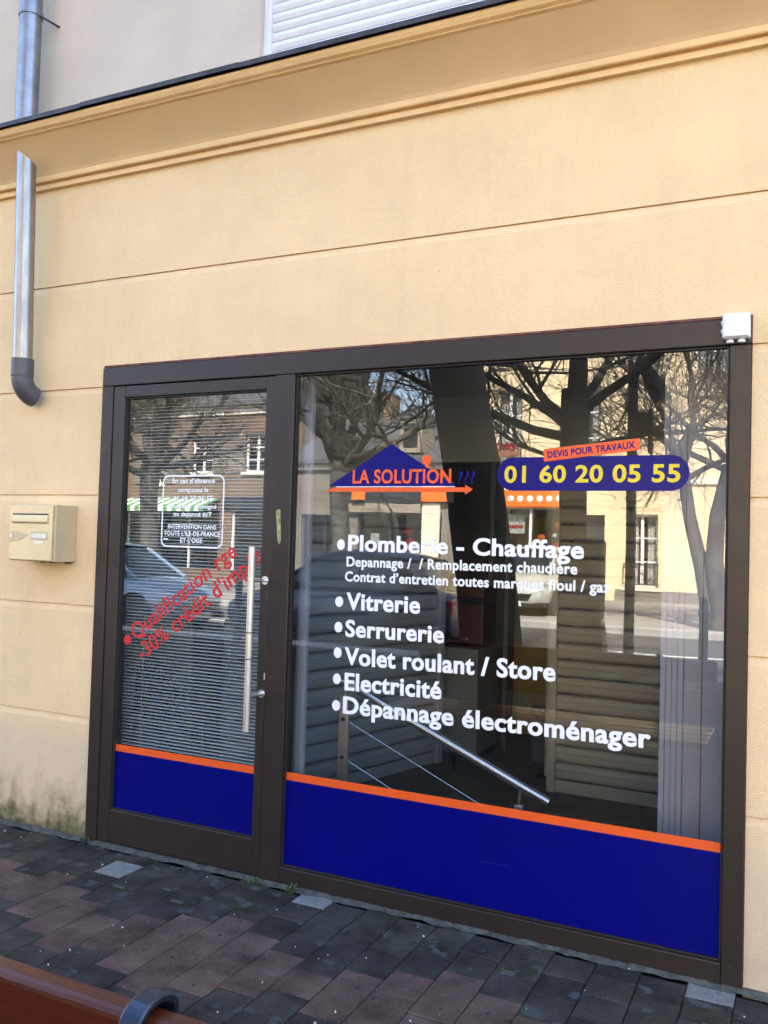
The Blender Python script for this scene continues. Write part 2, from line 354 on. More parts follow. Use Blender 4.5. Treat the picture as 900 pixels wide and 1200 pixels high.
def paver_mesh(m, h, dx=PX, dy=PY, gap=0.0025):
    b = MB(); a = dx/2-gap/2; c = dy/2-gap/2; e = 0.004
    b.add([(-a, -c, -.03), (a, -c, -.03), (a, c, -.03), (-a, c, -.03), (-a, -c, -e), (a, -c, -e), (a, c, -e), (-a, c, -e), (-a+e, -c+e, 0), (a-e, -c+e, 0), (a-e, c-e, 0), (-a+e, c-e, 0)],
          [(0, 1, 5, 4), (1, 2, 6, 5), (2, 3, 7, 6), (3, 0, 4, 7), (4, 5, 9, 8), (5, 6, 10, 9), (6, 7, 11, 10), (7, 4, 8, 11), (8, 9, 10, 11)])
    return b.mesh('paver', m)
PM = {k: paver_mesh(k, 0) for k in ('paver_dark', 'paver_pink', 'paver_pale', 'paver_moss')}
PH = {k: paver_mesh(k, 0, PX, PY/2) for k in ('paver_dark', 'paver_pale', 'paver_moss')}
far = {'paver_dark': MB(), 'paver_pink': MB()}
rng = random.Random(5); npav = 0
def paver_kind(x, y):
    if lerp(BOTB, x) < y < lerp(TOPB, x): return 'paver_pink'
    if y > -0.30: return 'paver_moss' if rng.random() < 0.65 else 'paver_dark'
    return 'paver_dark'
for i in range(-60, 48):
    xc = 1.58+PX*(i+0.5); off = 0.0 if i % 2 else 0.08
    ys = [-0.05-0.0+off-PY*j for j in range(0, 44)]
    for j in range(0, 44):
        top = -0.050+off-PY*j; bot = top-PY
        if bot > -0.03: continue
        half = top > -0.012
        yc = (top+bot)/2
        near = -1.05 < xc < 3.35 and yc > -1.35 and npav < 292
        if half:
            top = -0.012; yc = (top+bot)/2
        k = paver_kind(xc, yc)
        if abs(xc-0.32) < 0.079 and abs(yc+0.21) < 0.06: k = 'paver_pale'
        if (abs(xc-1.31) < 0.08 or abs(xc-2.94) < 0.08) and yc > -0.12: k = 'paver_pale'
        if near:
            npav += 1
            me = (PH.get(k) or PM[k]) if half else PM[k]
            o = D.objects.new('paver', me); COL.objects.link(o); o.parent = pave
            o.location = (xc, yc, rng.uniform(-0.0035, 0.0)); o.rotation_euler = (rng.uniform(-.012, .012), rng.uniform(-.012, .012), rng.uniform(-.006, .006))
            if half: o.scale = (1, (top-bot)/(PY/2), 1)
        else:
            kk = 'paver_pink' if k == 'paver_pink' else 'paver_dark'
            a = PX/2-.002; c = (top-bot)/2-.002; z = rng.uniform(-.006, -.003)
            far[kk].add([(xc-a, yc-c, z), (xc+a, yc-c, z), (xc+a, yc+c, z), (xc-a, yc+c, z), (xc-a, yc-c, -.022), (xc+a, yc-c, -.022), (xc+a, yc+c, -.022), (xc-a, yc+c, -.022)],
                        [(0, 1, 2, 3), (0, 1, 5, 4), (1, 2, 6, 5), (2, 3, 7, 6), (3, 0, 4, 7)])
for k in far: stuff(far[k].obj('outer_pavers', 'paver_outer' if k == 'paver_dark' else k, pave))
struct(MB().box(-60, 60, -7.95, -7.6, -0.25, 0.01).obj('kerb', 'kerb_stone', None, 0.02))
struct(MB().box(-90, 90, -14.0, -7.95, -0.3, -0.13).obj('road', 'asphalt'))
for k in range(-8, 5): struct(MB().box(k*4.5, k*4.5+2.2, -11.05, -10.93, -0.128, -0.124).obj('lane_marking', 'paint_white'))
struct(MB().box(-60, 60, -14.3, -14.0, -0.25, 0.012).obj('far_kerb', 'kerb_stone', None, 0.02))
struct(MB().box(-90, 90, -23.0, -14.3, -0.25, -0.002).obj('far_pavement', 'concrete'))
# crumbling mortar line along the foot of the shopfront
b = MB(); r = random.Random(3); x = -1.1
pts = []
while x < 3.45: pts.append((x, -0.028-0.022*r.random())); x += 0.045
for (xa, ya), (xb, yb) in zip(pts, pts[1:]):
    b.add([(xa, ya, 0.0), (xb, yb, 0.0), (xb, -.012, .006+.008*r.random()), (xa, -.012, .012), (xa, 0.03, .012), (xb, 0.03, .012)], [(0, 1, 2, 3), (3, 2, 5, 4)])
stuff(b.obj('mortar_fillet', 'mortar', pave))
b = MB(); r = random.Random(8)
for k in range(60):
    x = r.uniform(-.6, 3.1); y = -0.03-1.1*r.random()**1.3; s = r.choice((.0014, .002, .0025, .003, .0045)); a = r.random()*6
    b.tube([(x, y, .0005), (x+s*math.cos(a)*1.6, y+s*math.sin(a)*1.6, .001+s*.3)], s*.6, 5)
stuff(b.obj('litter_scraps', 'scrap', pave))
def weed(x, y, n, h, lab, seed):
    r = random.Random(seed); b = MB()
    for k in range(n):
        a = r.random()*6.28; l = h*r.uniform(.5, 1); t = r.uniform(.3, 1.1); px, py = x+r.uniform(-.02, .02), y+r.uniform(-.012, .012)
        d = Vector((math.cos(a)*t, math.sin(a)*t*.6-.1, 1)).normalized(); q = Vector((-math.sin(a), math.cos(a), 0))*l*.09
        p0 = Vector((px, py, 0)); p1 = p0+d*l*.6; p2 = p0+d*l+Vector((d.x, d.y, -.4))*l*.15
        b.add([p0-q*.5, p0+q*.5, p1+q, p1-q, p2], [(0, 1, 2, 3), (3, 2, 4)])
    tag(b.obj('weed', 'leaf_weed'), lab, 'weed', 'weeds along the shopfront')
weed(1.03, -.05, 16, .045, 'small green weed growing under the glass door by its lock side', 1)
weed(1.215, -.06, 22, .05, 'small green weed beside the pale half paver under the mullion', 2)
weed(.02, -.03, 26, .035, 'low mossy weed at the foot of the stained wall beside the door', 4)

# ================================================================== the shop building
bld = thing('shop_building', 'yellow rendered shop building with moulded cornice and grey-beige upper storey', 'building')
ZJ = [-0.03, 0.599, 1.154, 1.712, 2.258, 2.806, 3.36]
XL, XR = -6.0, 8.0
def course(x0, x1, z0, z1):
    c = 0.034; d = 0.008
    MB().prism([(0, z0), (0, z1-c), (d, z1-0.003), (.19, z1-0.003), (.19, z0)], x0, x1).obj('wall_course', 'render_yellow', bld)
for k in range(6):
    z0, z1 = ZJ[k], ZJ[k+1]
    if z0 < 2.25: course(XL, 0.0, z0, z1); course(3.018, XR, z0, z1)
    elif z0 < 2.3:
        course(XL, 0.0, z0, z1); course(3.018, XR, z0, z1); course(0.0, 3.018, 2.362, z1)
    else: course(XL, XR, z0, z1)
bx('joint_backing', 'joint_back', bld, XL, 0.0, .012, .185, 0.55, 2.30); bx('joint_backing', 'joint_back', bld, 3.018, XR, .012, .185, .55, 2.30)
bx('joint_backing', 'joint_back', bld, XL, XR, .014, .184, 2.60, 3.30)
bx('back_wall', 'in_wall', bld, XL, XR, 7.8, 8.0, -.03, 3.3); bx('side_wall', 'in_wall', bld, XL, XL+.2, .2, 7.8, -.03, 3.3); bx('side_wall', 'in_wall', bld, XR-.2, XR, .2, 7.8, -.03, 3.3)
# cornice, from bottom: two small fillets, leaning cove, upper moulding, zinc capping
MB().prism([(0.01, 3.322), (-.026, 3.322), (-.026, 3.345), (-.020, 3.350), (-.020, 3.353), (0.01, 3.353)], XL, XR).obj('cornice_fillet', 'cornice_paint', bld)
MB().prism([(0.01, 3.3535), (-.044, 3.3535), (-.048, 3.358), (-.048, 3.376), (-.042, 3.384), (0.01, 3.384)], XL, XR).obj('cornice_fillet', 'cornice_paint', bld)
cov = [(-.040, 3.3845)]
for k in range(1, 9):
    t = k/8; cov.append((-.040-.118*(t**1.25), 3.3845+.160*t))
MB().prism(cov+[(0.01, 3.5445), (0.01, 3.3845)], XL, XR).obj('frieze', 'frieze_tone', bld)
MB().prism([(0.01, 3.545), (-.158, 3.545), (-.172, 3.549), (-.174, 3.553), (-.176, 3.5535), (-.190, 3.560), (-.200, 3.574), (-.200, 3.590), (0.01, 3.590)], XL, XR).obj('cornice_moulding', 'cornice_paint', bld)
fl = MB(); r = random.Random(2); x = XL; pz_ = 0
while x < XR:
    x2 = min(XR, x+r.uniform(.5, 1.1)); dz = r.uniform(-.003, .003)
    fl.prism([(.012, 3.630), (-.210, 3.596+dz), (-.222, 3.590+dz), (-.222, 3.612+dz), (-.205, 3.616+dz), (.012, 3.648)], x+.0008, x2); x = x2
fl.obj('zinc_capping', 'flashing', bld)
up = wall_open(XL, XR, 3.30, 11.0, [(0.86, 2.36, 3.62, 5.1), (4.6, 6.1, 3.62, 5.1), (-3.6, -2.1, 3.62, 5.1), (0.86, 2.36, 6.6, 8.4), (4.6, 6.1, 6.6, 8.4), (-3.6, -2.1, 6.6, 8.4)], 0.016, .26)
up.obj('upper_wall', 'render_greige', bld)
bx('upper_body', 'render_greige', bld, XL, XR, .262, 8.0, 3.30, 10.9)  # unseen upper mass, sized to block the sun from the pavement
MB().prism([(-.35, 10.95), (-.35, 11.1), (4, 12.6), (8.3, 11.1), (8.3, 10.95)], XL-.2, XR+.2).obj('roof', 'slate', bld)  # unseen roof, height set for the shade it throws on the street
def roller_window(x0, x1, z0, z1):
    w_ = D.objects.new('window', None); COL.objects.link(w_); w_.parent = bld; w_['_w'] = 1
    MB().box(x0, x0+.036, .045, .11, z0, z1).obj('window_frame', 'shutter_white', w_, .003)
    MB().box(x1-.036, x1, .045, .11, z0, z1).obj('window_frame', 'shutter_white', w_, .003)
    MB().box(x0+.036, x1-.036, .045, .11, z1-.16, z1).obj('shutter_box', 'shutter_white', w_, .003)
    sl_ = MB().prism([(.070, .0), (.066, .006), (.0605, .018), (.0605, .028), (.066, .040), (.072, .0445), (.080, .0445), (.080, 0)], x0+.037, x1-.037).mesh('slat', 'shutter_white')
    z = z0+.01
    while z < z1-.21:
        o = link('slat', sl_, w_); o.location = (0, 0, z); z += .0465
    bx('sill', 'flashing', w_, x0-.12, x1+.12, -.04, .25, z0-.03, z0-.004)
for (a, c) in ((0.93, 2.30), ):
    roller_window(.86, 2.36, 3.62, 5.1)
for (x0, z0) in ((4.6, 3.62), (-3.6, 3.62), (.86, 6.6), (4.6, 6.6), (-3.6, 6.6)): roller_window(x0, x0+1.5, z0, z0+(1.48 if z0 < 4 else 1.8))

# interior shell
struct(MB().box(-1.2, 5.2, .2, 7.7, -.15, .02).obj('shop_floor', 'in_floor'))
struct(MB().box(-1.2, 5.2, .2, 7.7, 2.64, 2.74).obj('shop_ceiling', 'in_ceiling'))
struct(MB().box(-1.3, -1.2, .2, 7.7, -.15, 2.74).obj('shop_side_wall', 'in_wall')); struct(MB().box(5.2, 5.3, .2, 7.7, -.15, 2.74).obj('shop_side_wall', 'in_wall'))
part = MB()
for a in ((-1.2, .52, .02, 2.64), (.52, 1.70, 2.14, 2.64), (1.70, 5.2, .02, 2.64)): part.box(a[0], a[1], 2.9, 3.0, a[2], a[3])
struct(part.obj('shop_partition', 'in_bulk'))
struct(MB().box(-1.2, 5.2, 4.6, 4.7, .02, 2.64).obj('shop_rear_wall', 'in_wall'))
dr = thing('inner_door', 'dark grey door standing in the back doorway of the shop', 'door', (.55, 2.93, .02))
bx('door_leaf', 'in_dark', dr, .56, 1.05, 2.93, 2.97, .025, 2.10, .003); bx('door_jamb', 'in_jamb', dr, .525, .558, 2.87, 3.03, .021, 2.13, .003); bx('door_jamb', 'in_jamb', dr, 1.075, 1.11, 2.87, 3.03, .021, 2.13, .003); bx('door_jamb', 'in_dark', dr, 1.112, 1.20, 2.88, 3.02, .021, 2.13, .003); bx('door_jamb', 'in_jamb', dr, 1.202, 1.235, 2.87, 3.03, .021, 2.13, .003)
bd = thing('wall_board', 'pale yellowish board leaning in the back room of the shop', 'board', (1.4, 3.5, .02)); bx('board_sheet', 'yellowish', bd, 1.06, 1.52, 3.50, 3.53, .021, 1.75, .003); bx('board_edge', 'in_jamb', bd, 1.521, 1.56, 3.49, 3.54, .021, 1.75, .003)

# ================================================================== shop window with frame
GY = 0.012          # outer face of the glass
win = thing('shop_window', 'large shop window in dark brown frame with blue vinyl base and white lettering', 'shop window', (1.134, 0, 0))
FB = 0.004
def fr(name, x0, x1, z0, z1, y0=-.014, y1=.075, m='frame_brown', p=None, bev=FB): return bx(name, m, p or win, x0, x1, y0, y1, z0, z1, bev)
fr('frame_jamb', .0015, .073, .004, 2.2545); fr('frame_jamb', 2.946, 3.0165, .004, 2.2545)
fr('frame_head', .0015, 3.0165, 2.2555, 2.349); fr('frame_mullion', 1.0285, 1.1325, .004, 2.2545); fr('frame_sill', 1.1335, 2.945, .004, .081)
bx('primer_edge', 'primer_red', win, .004, 3.014, -.010, .07, 2.350, 2.3615, .003); bx('primer_edge', 'primer_red', win, 3.0172, 3.0195, -.006, .05, .02, 2.36)
for (x0, x1, z0, z1) in ((1.1335, 1.140, .0815, 2.2545), (2.9385, 2.945, .0815, 2.2545)): fr('glazing_bead', x0, x1, z0, z1, -.002, .03, 'frame_dark', bev=.0015)
fr('glazing_bead', 1.1405, 2.938, 2.247, 2.2545, -.002, .03, 'frame_dark', bev=.0015); fr('glazing_bead', 1.1405, 2.938, .0815, .088, -.002, .03, 'frame_brown', bev=.0015)
def pane(name, x0, x1, z0, z1, y, parent, m='shop_glass'):
    return MB().add([(x0, y, z0), (x1, y, z0), (x1, y, z1), (x0, y, z1)], [(0, 1, 2, 3)]).obj(name, m, parent)
pane('glass_pane', 1.136, 2.943, .084, 2.2545, GY, win)
VY = GY-.0008
def vinyl(name, m, poly, parent, y=None): return flat(poly, VY if y is None else y).obj(name, m, parent)
rect = lambda x0, x1, z0, z1: [(x0, z0), (x1, z0), (x1, z1), (x0, z1)]
vinyl('blue_vinyl', 'vinyl_blue', rect(1.1403, 2.9383, .0882, .453), win); vinyl('orange_stripe', 'vinyl_orange', rect(1.1403, 2.9383, .4535, .488), win)
vinyl('orange_stripe', 'vinyl_orange', rect(.1582, .9745, .4575, .489), None) if False else None
LW = [('Plomberie - Chauffage', 1.414, 1.475, 2.433, .070, 0.0, .05, 1.499),
      ('Depannage /  / Remplacement chaudière', 1.409, 1.407, 2.41, .043, .007, .04, None),
      ("Contrat d\u2019entretien toutes marques fioul / gaz", 1.403, 1.343, 2.537, .043, .007, .04, None),
      ('Vitrerie', 1.414, 1.222, 1.759, .074, .003, .05, 1.252), ('Serrurerie', 1.414, 1.106, 1.869, .073, .005, .05, 1.142),
      ('Volet roulant / Store', 1.414, .986, 2.334, .075, .014, .05, 1.032), ('Electricité', 1.418, .877, 1.864, .075, .006, .05, .919),
      ('Dépannage électroménager', 1.413, .777, 2.693, .074, .012, .05, .805)]
for (t, x0, z0, x1, cap, dz, bold, bz) in LW:
    lettering(win, t, x0, z0, VY-.0006, x1-x0, cap, 'vinyl_white', bold, math.atan2(dz, x1-x0))
    if bz: flat([(1.378+.0195*math.cos(a*math.pi/12), bz+.023*math.sin(a*math.pi/12)) for a in range(24)], VY).obj('bullet_dot', 'vinyl_white', win)
# logo: blue roof, name and arrow
vinyl('roof_emblem', 'vinyl_blue', [(1.309, 1.7535), (1.905, 1.7535), (1.608, 1.932)], win)
vinyl('arrow_emblem', 'vinyl_orange', [(1.290, 1.729), (1.945, 1.729), (1.945, 1.718), (1.978, 1.739), (1.945, 1.758), (1.945, 1.7475), (1.335, 1.7475)], win)
vinyl('reflection_line', 'vinyl_white', rect(1.345, 1.90, 1.7490, 1.7520), win)  # white strip painted in for a thin reflection above the arrow
lettering(win, 'LA SOLUTION', 1.426, 1.766, VY-.0012, .457, .060, 'vinyl_orange', .035)
lettering(win, '???', 1.913, 1.764, VY-.0006, .075, .050, 'vinyl_blue', .015, shear=.08)
bulb = [(1.772+.021*math.sin(a*math.pi/8), 1.862+.022*math.cos(a*math.pi/8)) for a in range(-7, 8)]
vinyl('bulb_emblem', 'vinyl_orange', bulb[::-1]+[(1.766, 1.832), (1.784, 1.826), (1.789, 1.836)], win, VY-.0006)
# phone number
pill = [(2.1465+.0665*math.cos(a), 1.800+.0665*math.sin(a)) for a in [math.pi/2+math.pi*k/14 for k in range(15)]]+[(2.7465+.0665*math.cos(a), 1.800+.0665*math.sin(a)) for a in [-math.pi/2+math.pi*k/14 for k in range(15)]]
vinyl('phone_pill', 'vinyl_blue', pill, win)
lettering(win, '01 60 20 05 55', 2.110, 1.768, VY-.0010, .671, .067, 'vinyl_yellow', .03)
vinyl('quote_tag', 'vinyl_orange', [(2.270, 1.848), (2.636, 1.887), (2.632, 1.931), (2.266, 1.897)], win, VY-.0007)
lettering(win, 'DEVIS POUR TRAVAUX', 2.285, 1.8625, VY-.0016, .335, .026, 'vinyl_blue', .035, math.radians(5.6))
flat([(2.04, .262), (2.17, .2655), (2.17, .2648), (2.04, .2612)], VY-.0006).obj('scratch', 'vinyl_scuff', win)
tp = flat([(1.055, 1.640), (1.068, 1.650), (1.080, 1.642), (1.087, 1.51), (1.079, 1.492), (1.070, 1.502)], -.0142, .0012).obj('tape_strip', 'tape', win)

# ================================================================== glass door
door = thing('glass_door', 'glazed door in dark brown frame with long steel pull handle and blue vinyl base', 'door', (.075, 0, 0))
fr('door_stile', .0765, .1505, .016, 2.2515, -.010, .055, p=door); fr('door_stile', .982, 1.0255, .016, 2.2515, -.010, .055, p=door)
fr('door_rail', .1512, .9813, 2.1935, 2.2515, -.010, .055, p=door); fr('door_rail', .1512, .9813, .016, .1755, -.010, .055, p=door)
for a in ((.1512, .1572, .1762, 2.1928), (.9753, .9813, .1762, 2.1928)): fr('glazing_bead', *a, -.002, .03, 'frame_dark', door, .0015)
fr('glazing_bead', .1577, .9748, 2.1862, 2.1928, -.002, .03, 'frame_dark', door, .0015)
fr('glazing_bead', .1577, .9748, .1762, .1815, -.002, .03, 'frame_brown', door, .0015)
pane('glass_pane', .153, .980, .178, 2.192, GY, door)
vinyl('blue_vinyl', 'vinyl_blue', rect(.1575, .9750, .1818, .4545), door); vinyl('orange_stripe', 'vinyl_orange', rect(.1575, .9750, .455, .4885), door)
def rrect(x0, x1, z0, z1, r, n=6):
    P = []
    for cx, cz, a0 in ((x1-r, z1-r, 0), (x0+r, z1-r, 90), (x0+r, z0+r, 180), (x1-r, z0+r, 270)):
        for k in range(n+1):
            a = math.radians(a0+90*k/n); P.append((cx+r*math.cos(a), cz+r*math.sin(a)))
    return P
o1, o2 = rrect(.388, .752, 1.462, 1.808, .034), rrect(.3955, .7445, 1.4695, 1.8005, .027)
b = MB(); n = len(o1); b.v = [(x, VY, z) for x, z in o1]+[(x, VY, z) for x, z in o2]; b.f = [(i, (i+1) % n, n+(i+1) % n, n+i) for i in range(n)]
b.obj('notice_border', 'vinyl_white', door)
for t, zc, wd, cap, bold in (("En cas d'absence", 1.781, .252, .023, .022), ('composez le', 1.738, .180, .021, .022), ('01 60 20 05 55', 1.696, .232, .027, .03), ('Pour être renseigné', 1.659, .278, .021, .022), ('ou depanné 6j/7', 1.622, .225, .022, .022), ('INTERVENTION DANS', 1.562, .284, .023, .022), ("TOUTE L'ILE-DE-FRANCE", 1.529, .330, .023, .022), ("ET L'OISE", 1.497, .130, .023, .022)):
    lettering(door, t, .571, zc-cap/2, VY-.0006, wd, cap, 'vinyl_white', bold, align='C')
vinyl('notice_mark', 'vinyl_white', rect(.405, .432, 1.497, 1.504), door, VY-.0006)
A1 = math.radians(36.9)
lettering(door, 'Qualification rge', .2565, 1.000, VY-.0006, .73, .078, 'vinyl_red', .018, A1)
lettering(door, "-30% crédit d'impôt", .300, .905, VY-.0006, .86, .078, 'vinyl_red', .018, A1)
flat([(.205+.024*math.cos(a*math.pi/10), 1.000+.024*math.sin(a*math.pi/10)) for a in range(20)], VY).obj('bullet_dot', 'vinyl_red', door)
hb = MB().tube([(1.006, -.118, .672), (1.006, -.118, 1.478)], .0155, 20).obj('pull_handle', 'steel', door, 0, True)
for z in (1.328, .823):
    MB().tube([(1.008, -.010, z), (1.006, -.112, z)], .0075, 12).obj('handle_standoff', 'steel', hb, 0, True)
    MB().tube([(1.010, -.0102, z), (1.010, -.016, z)], .019, 20).obj('handle_rose', 'steel_polished', hb, 0, True)
for z in (1.10, .985): MB().tube([(1.006, -.118, z), (1.006, -.118, z+.005)], .0157, 20).obj('handle_ring', 'frame_dark', hb, 0, True)
lk = bx('lock_cylinder', 'steel', door, 1.018, 1.0248, -.0125, -.0102, .885, .915, .001)
# blind hung inside the door
bl = thing('venetian_blind', 'pale grey venetian blind with thin slats hanging inside the glass door', 'blind', (.55, .075, 2.19))
bx('head_rail', 'blind', bl, .11, 1.02, .080, .115, 2.20, 2.235, .002)
sm = MB().prism([(-.0078, -.0030), (-.0035, .0006), (.0035, .0018), (.0078, .0021), (.0078, .0014), (.0035, .0011), (-.0035, -.0001), (-.0078, -.0037)], -.45, .45).mesh('slat', 'blind')
r = random.Random(4); z = .16
while z < 2.185:
    o = link('slat', sm, bl); o.location = (.565+r.uniform(-.0015, .0015), .098, z) if False else (.565, .098, z); o.rotation_euler = (r.uniform(-.06, .06)-.02, r.uniform(-.0012, .0012), 0); z += .0165
for x in (.24, .62, .92): MB().tube([(x, .088, .15), (x, .088, 2.2)], .0012, 5).obj('ladder_cord', 'blind', bl)
# box on the corner of the frame
jb = thing('junction_box', 'small white plastic junction box on the upper corner of the window frame', 'junction box', (2.97, -.014, 2.315))
MB().box(2.921, 3.014, -.052, -.0142, 2.270, 2.360).obj('box_body', 'plastic_white', jb, .008, seg=3)
MB().box(2.925, 3.010, -.060, -.0525, 2.274, 2.356).obj('box_lid', 'plastic_white', jb, .006, seg=3)
for x in (2.947, 2.985): MB().lathe([(.013, 0), (.013, .008), (.009, .012)], x, -.034, 14, base=2.2565).obj('cable_gland', 'plastic_white', jb, 0, True)
for z in (2.300, 2.330):
    MB().tube([(2.9205, -.034, z), (2.9165, -.034, z)], .007, 12).obj('cable_gland', 'plastic_white', jb, 0, True)

# ================================================================== downpipes and mailbox
dp = thing('downpipe', 'upper zinc downpipe on the grey-beige wall above the cornice', 'downpipe', (-.53, -.07, 3.62))
MB().tube([(-.533, -.085, 3.60), (-.533, -.085, 9.8)], .057, 28).obj('pipe', 'zinc', dp, 0, True)
MB().tube([(-.533, -.085, 4.235), (-.533, -.085, 4.262)], .0615, 28).obj('pipe_collar', 'zinc', dp, 0, True)
MB().tube([(-.48, -.075, 4.240), (-.43, .017, 4.215)], .006, 8).obj('pipe_bracket', 'flashing', dp, 0, True)
dl = thing('drain_pipe', 'lower zinc pipe coming out of the cornice with a grey elbow', 'downpipe', (-.47, -.09, 2.2))
P0, P1 = Vector((-.445, -.150, 3.435)), Vector((-.460, -.105, 2.36))
b = MB(); b.tube([P1, P0], .0485, 28)
bev = b.mesh('pipe', 'zinc_worn', True)
# top cut slantwise: the front runs higher than the back
for v in bev.vertices:
    if v.co.z > 3.3: v.co.z += -.55*(v.co.x-P0.x)-.45*(v.co.y-P0.y)
link('pipe', bev, dl, 0, True)
MB().tube([P1+Vector((0, 0, .045)), P1+Vector((0, 0, -.045))], .056, 28).obj('elbow_socket', 'pvc_grey', dl, 0, True)
el = []
for k in range(9):
    a = math.radians(80*k/8); el.append(P1+Vector((.022*(1-math.cos(a)), .085*(1-math.cos(a)), -.044-.100*math.sin(a))))
MB().tube(el, [.054]*8+[.053], 24, False).obj('elbow', 'pvc_grey', dl, 0, True)
MB().tube([el[-1]-(el[-1]-el[-2]).normalized()*.02, el[-1]-(el[-1]-el[-2]).normalized()*.018], .052, 24).obj('elbow_inside', 'frame_dark', dl)
mb = thing('mailbox', 'cream metal letterbox mounted on the yellow wall beside the door', 'mailbox', (-.3, -.08, 1.37))
bx('mailbox_body', 'mailbox_side', mb, -.452, -.146, -.140, -.001, 1.369, 1.653, .004)
bx('mailbox_door', 'mailbox_cream', mb, -.449, -.158, -.1535, -.1405, 1.374, 1.648, .0035)
bx('letter_slot', 'in_dark', mb, -.428, -.183, -.1548, -.1536, 1.601, 1.6075)
MB().prism([(-.1540, 1.600), (-.162, 1.590), (-.164, 1.566), (-.1540, 1.556)], -.428, -.183).obj('slot_flap', 'mailbox_cream', mb, .002)
MB().prism([(-.445, 1.512), (-.40, 1.521), (-.32, 1.503), (-.32, 1.498), (-.38, 1.470), (-.445, 1.462)], -.1537, -.1558, 'y').obj('lock_plate', 'mailbox_side', mb, .001)
MB().tube([(-.427, -.1555, 1.494), (-.427, -.160, 1.494)], .0115, 18).obj('lock', 'steel', mb, 0, True)
bx('name_holder', 'mailbox_side', mb, -.300, -.186, -.1565, -.1537, 1.479, 1.517, .001); bx('name_card', 'label_white', mb, -.294, -.192, -.1575, -.1567, 1.484, 1.508)
bx('name_card', 'label_white', mb, -.275, -.215, -.1545, -.1537, 1.458, 1.471)
for x in (-.34, -.27, -.17): bx('mounting_screw', 'flashing', mb, x, x+.02, -.05, -.03, 1.360, 1.3688)

# ================================================================== bench on the pavement
be = thing('park_bench', 'varnished red-brown wooden bench with steel hoops standing on the pavement', 'bench', (1.9, -2.2, 0))
MB().box(.75, 2.72, -2.372, -2.328, .715, .850).obj('backrest_board', 'bench_wood', be, .016, seg=4)
MB().box(.75, 2.72, -2.345, -2.305, .545, .665).obj('backrest_board', 'bench_wood', be, .014, seg=3)
for k in range(4): MB().box(.75, 2.72, -2.25+k*.125, -2.14+k*.125, .425, .465).obj('seat_slat', 'bench_wood', be, .008)
for x in (2.375, 1.08):
    cy_, cz_ = -2.350, .838; arcs = [math.pi-math.pi*k/14 for k in range(15)]
    outer = [(cy_+.046*math.cos(q), cz_+.034*math.sin(q)) for q in arcs]; inner = [(cy_+.034*math.cos(q), cz_+.022*math.sin(q)) for q in arcs[::-1]]
    MB().prism([(-2.215, .30), (-2.395, .70)]+[(-2.396, .80)]+outer+[(-2.304, .72), (-2.316, .72)]+inner+[(-2.384, .80), (-2.385, .70), (-2.203, .30)], x-.015, x+.020).obj('hoop', 'bench_steel', be, .003)
    MB().tube([(x, -2.20, .31), (x, -1.80, .41)], .02, 10).obj('seat_bearer', 'bench_steel', be, 0, True)
    MB().tube([(x, -2.24, .0), (x, -2.18, .36)], .022, 10).obj('leg', 'bench_steel', be, 0, True)
    MB().tube([(x, -1.84, .0), (x, -1.88, .40)], .022, 10).obj('leg', 'bench_steel', be, 0, True)

# ================================================================== things on show inside the shop
def roller_sample(name, label, p0, p1, z0, z1, pitch, m, posts):
    p0, p1 = Vector((*p0, 0)), Vector((*p1, 0)); d = p1-p0; L = d.length; a = math.atan2(d.y, d.x)
    t = thing(name, label, 'shutter', (p0.x, p0.y, z0), a, local=True)
    sm_ = MB().prism([(.008, 0), (-.010, .008), (-.017, pitch*.22), (-.018, pitch*.5), (-.013, pitch*.52), (-.013, pitch*.56), (-.016, pitch*.60), (-.010, pitch*.84), (.006, pitch-.008), (.02, pitch-.006), (.02, 0)], .03, L-.03).mesh('slat', m)
    z = .08
    MB().box(.03, L-.03, -.010, .012, .0, .075).obj('bottom_bar', m, t, .004)
    while z < z1-z0-.16:
        o = link('slat', sm_, t); o.location = (0, 0, z); z += pitch
    MB().box(-.02, L+.02, -.08, .09, z1-z0-.15, z1-z0).obj('shutter_box', m, t, .01)
    MB().box(-.02, .03, -.03, .03, 0, z1-z0-.152).obj('guide_rail', posts, t, .003); MB().box(L-.03, L+.02, -.03, .03, 0, z1-z0-.152).obj('guide_rail', posts, t, .003)
    return t
roller_sample('roller_shutter', 'beige roller shutter sample standing at the back of the shop', (1.80, 2.02), (2.60, 2.00), .021, 1.95, .104, 'shutter_beige', 'shutter_beige')
roller_sample('garage_shutter', 'dark grey roller shutter sample standing along the side of the shop', (.43, .55), (.93, 2.30), .021, 1.95, .108, 'shutter_grey', 'shutter_grey')
po = thing('display_post', 'slim pale upright post beside the beige roller shutter', 'post', (1.70, 2.34, .02))
bx('post_profile', 'shutter_beige', po, 1.675, 1.715, 2.32, 2.36, .025, 1.9, .004); bx('post_foot', 'in_dark', po, 1.63, 1.76, 2.27, 2.41, .021, .0245)
pn = thing('sample_board', 'tall pale grey panel with ridged edge standing behind the shop glass', 'board', (2.8, .35, .02))
bx('panel_sheet', 'panel_grey', pn, 2.765, 3.02, .34, .365, .021, 2.40, .003)
for k, x in enumerate((2.675, 2.6975, 2.720, 2.7425)): bx('ridge', 'panel_grey', pn, x, x+.0220, .3345+.001*(k % 2), .365, .021, 2.40, .003)
bx('panel_groove', 'in_jamb', pn, 2.832, 2.836, .3385, .3398, .021, 2.40)
ed = thing('window_post', 'pale grey vertical profile just inside the shop window by the mullion', 'post', (1.09, .15, .02))
for k, x in enumerate((1.065, 1.094, 1.118)): bx('profile', 'panel_grey', ed, x, x+.022, .14+.006*(k % 2), .17, .021, 2.42, .004)
ra = thing('handrail_sample', 'steel stair handrail sample with thin wires behind the shop glass', 'handrail', (1.1, .6, .02))
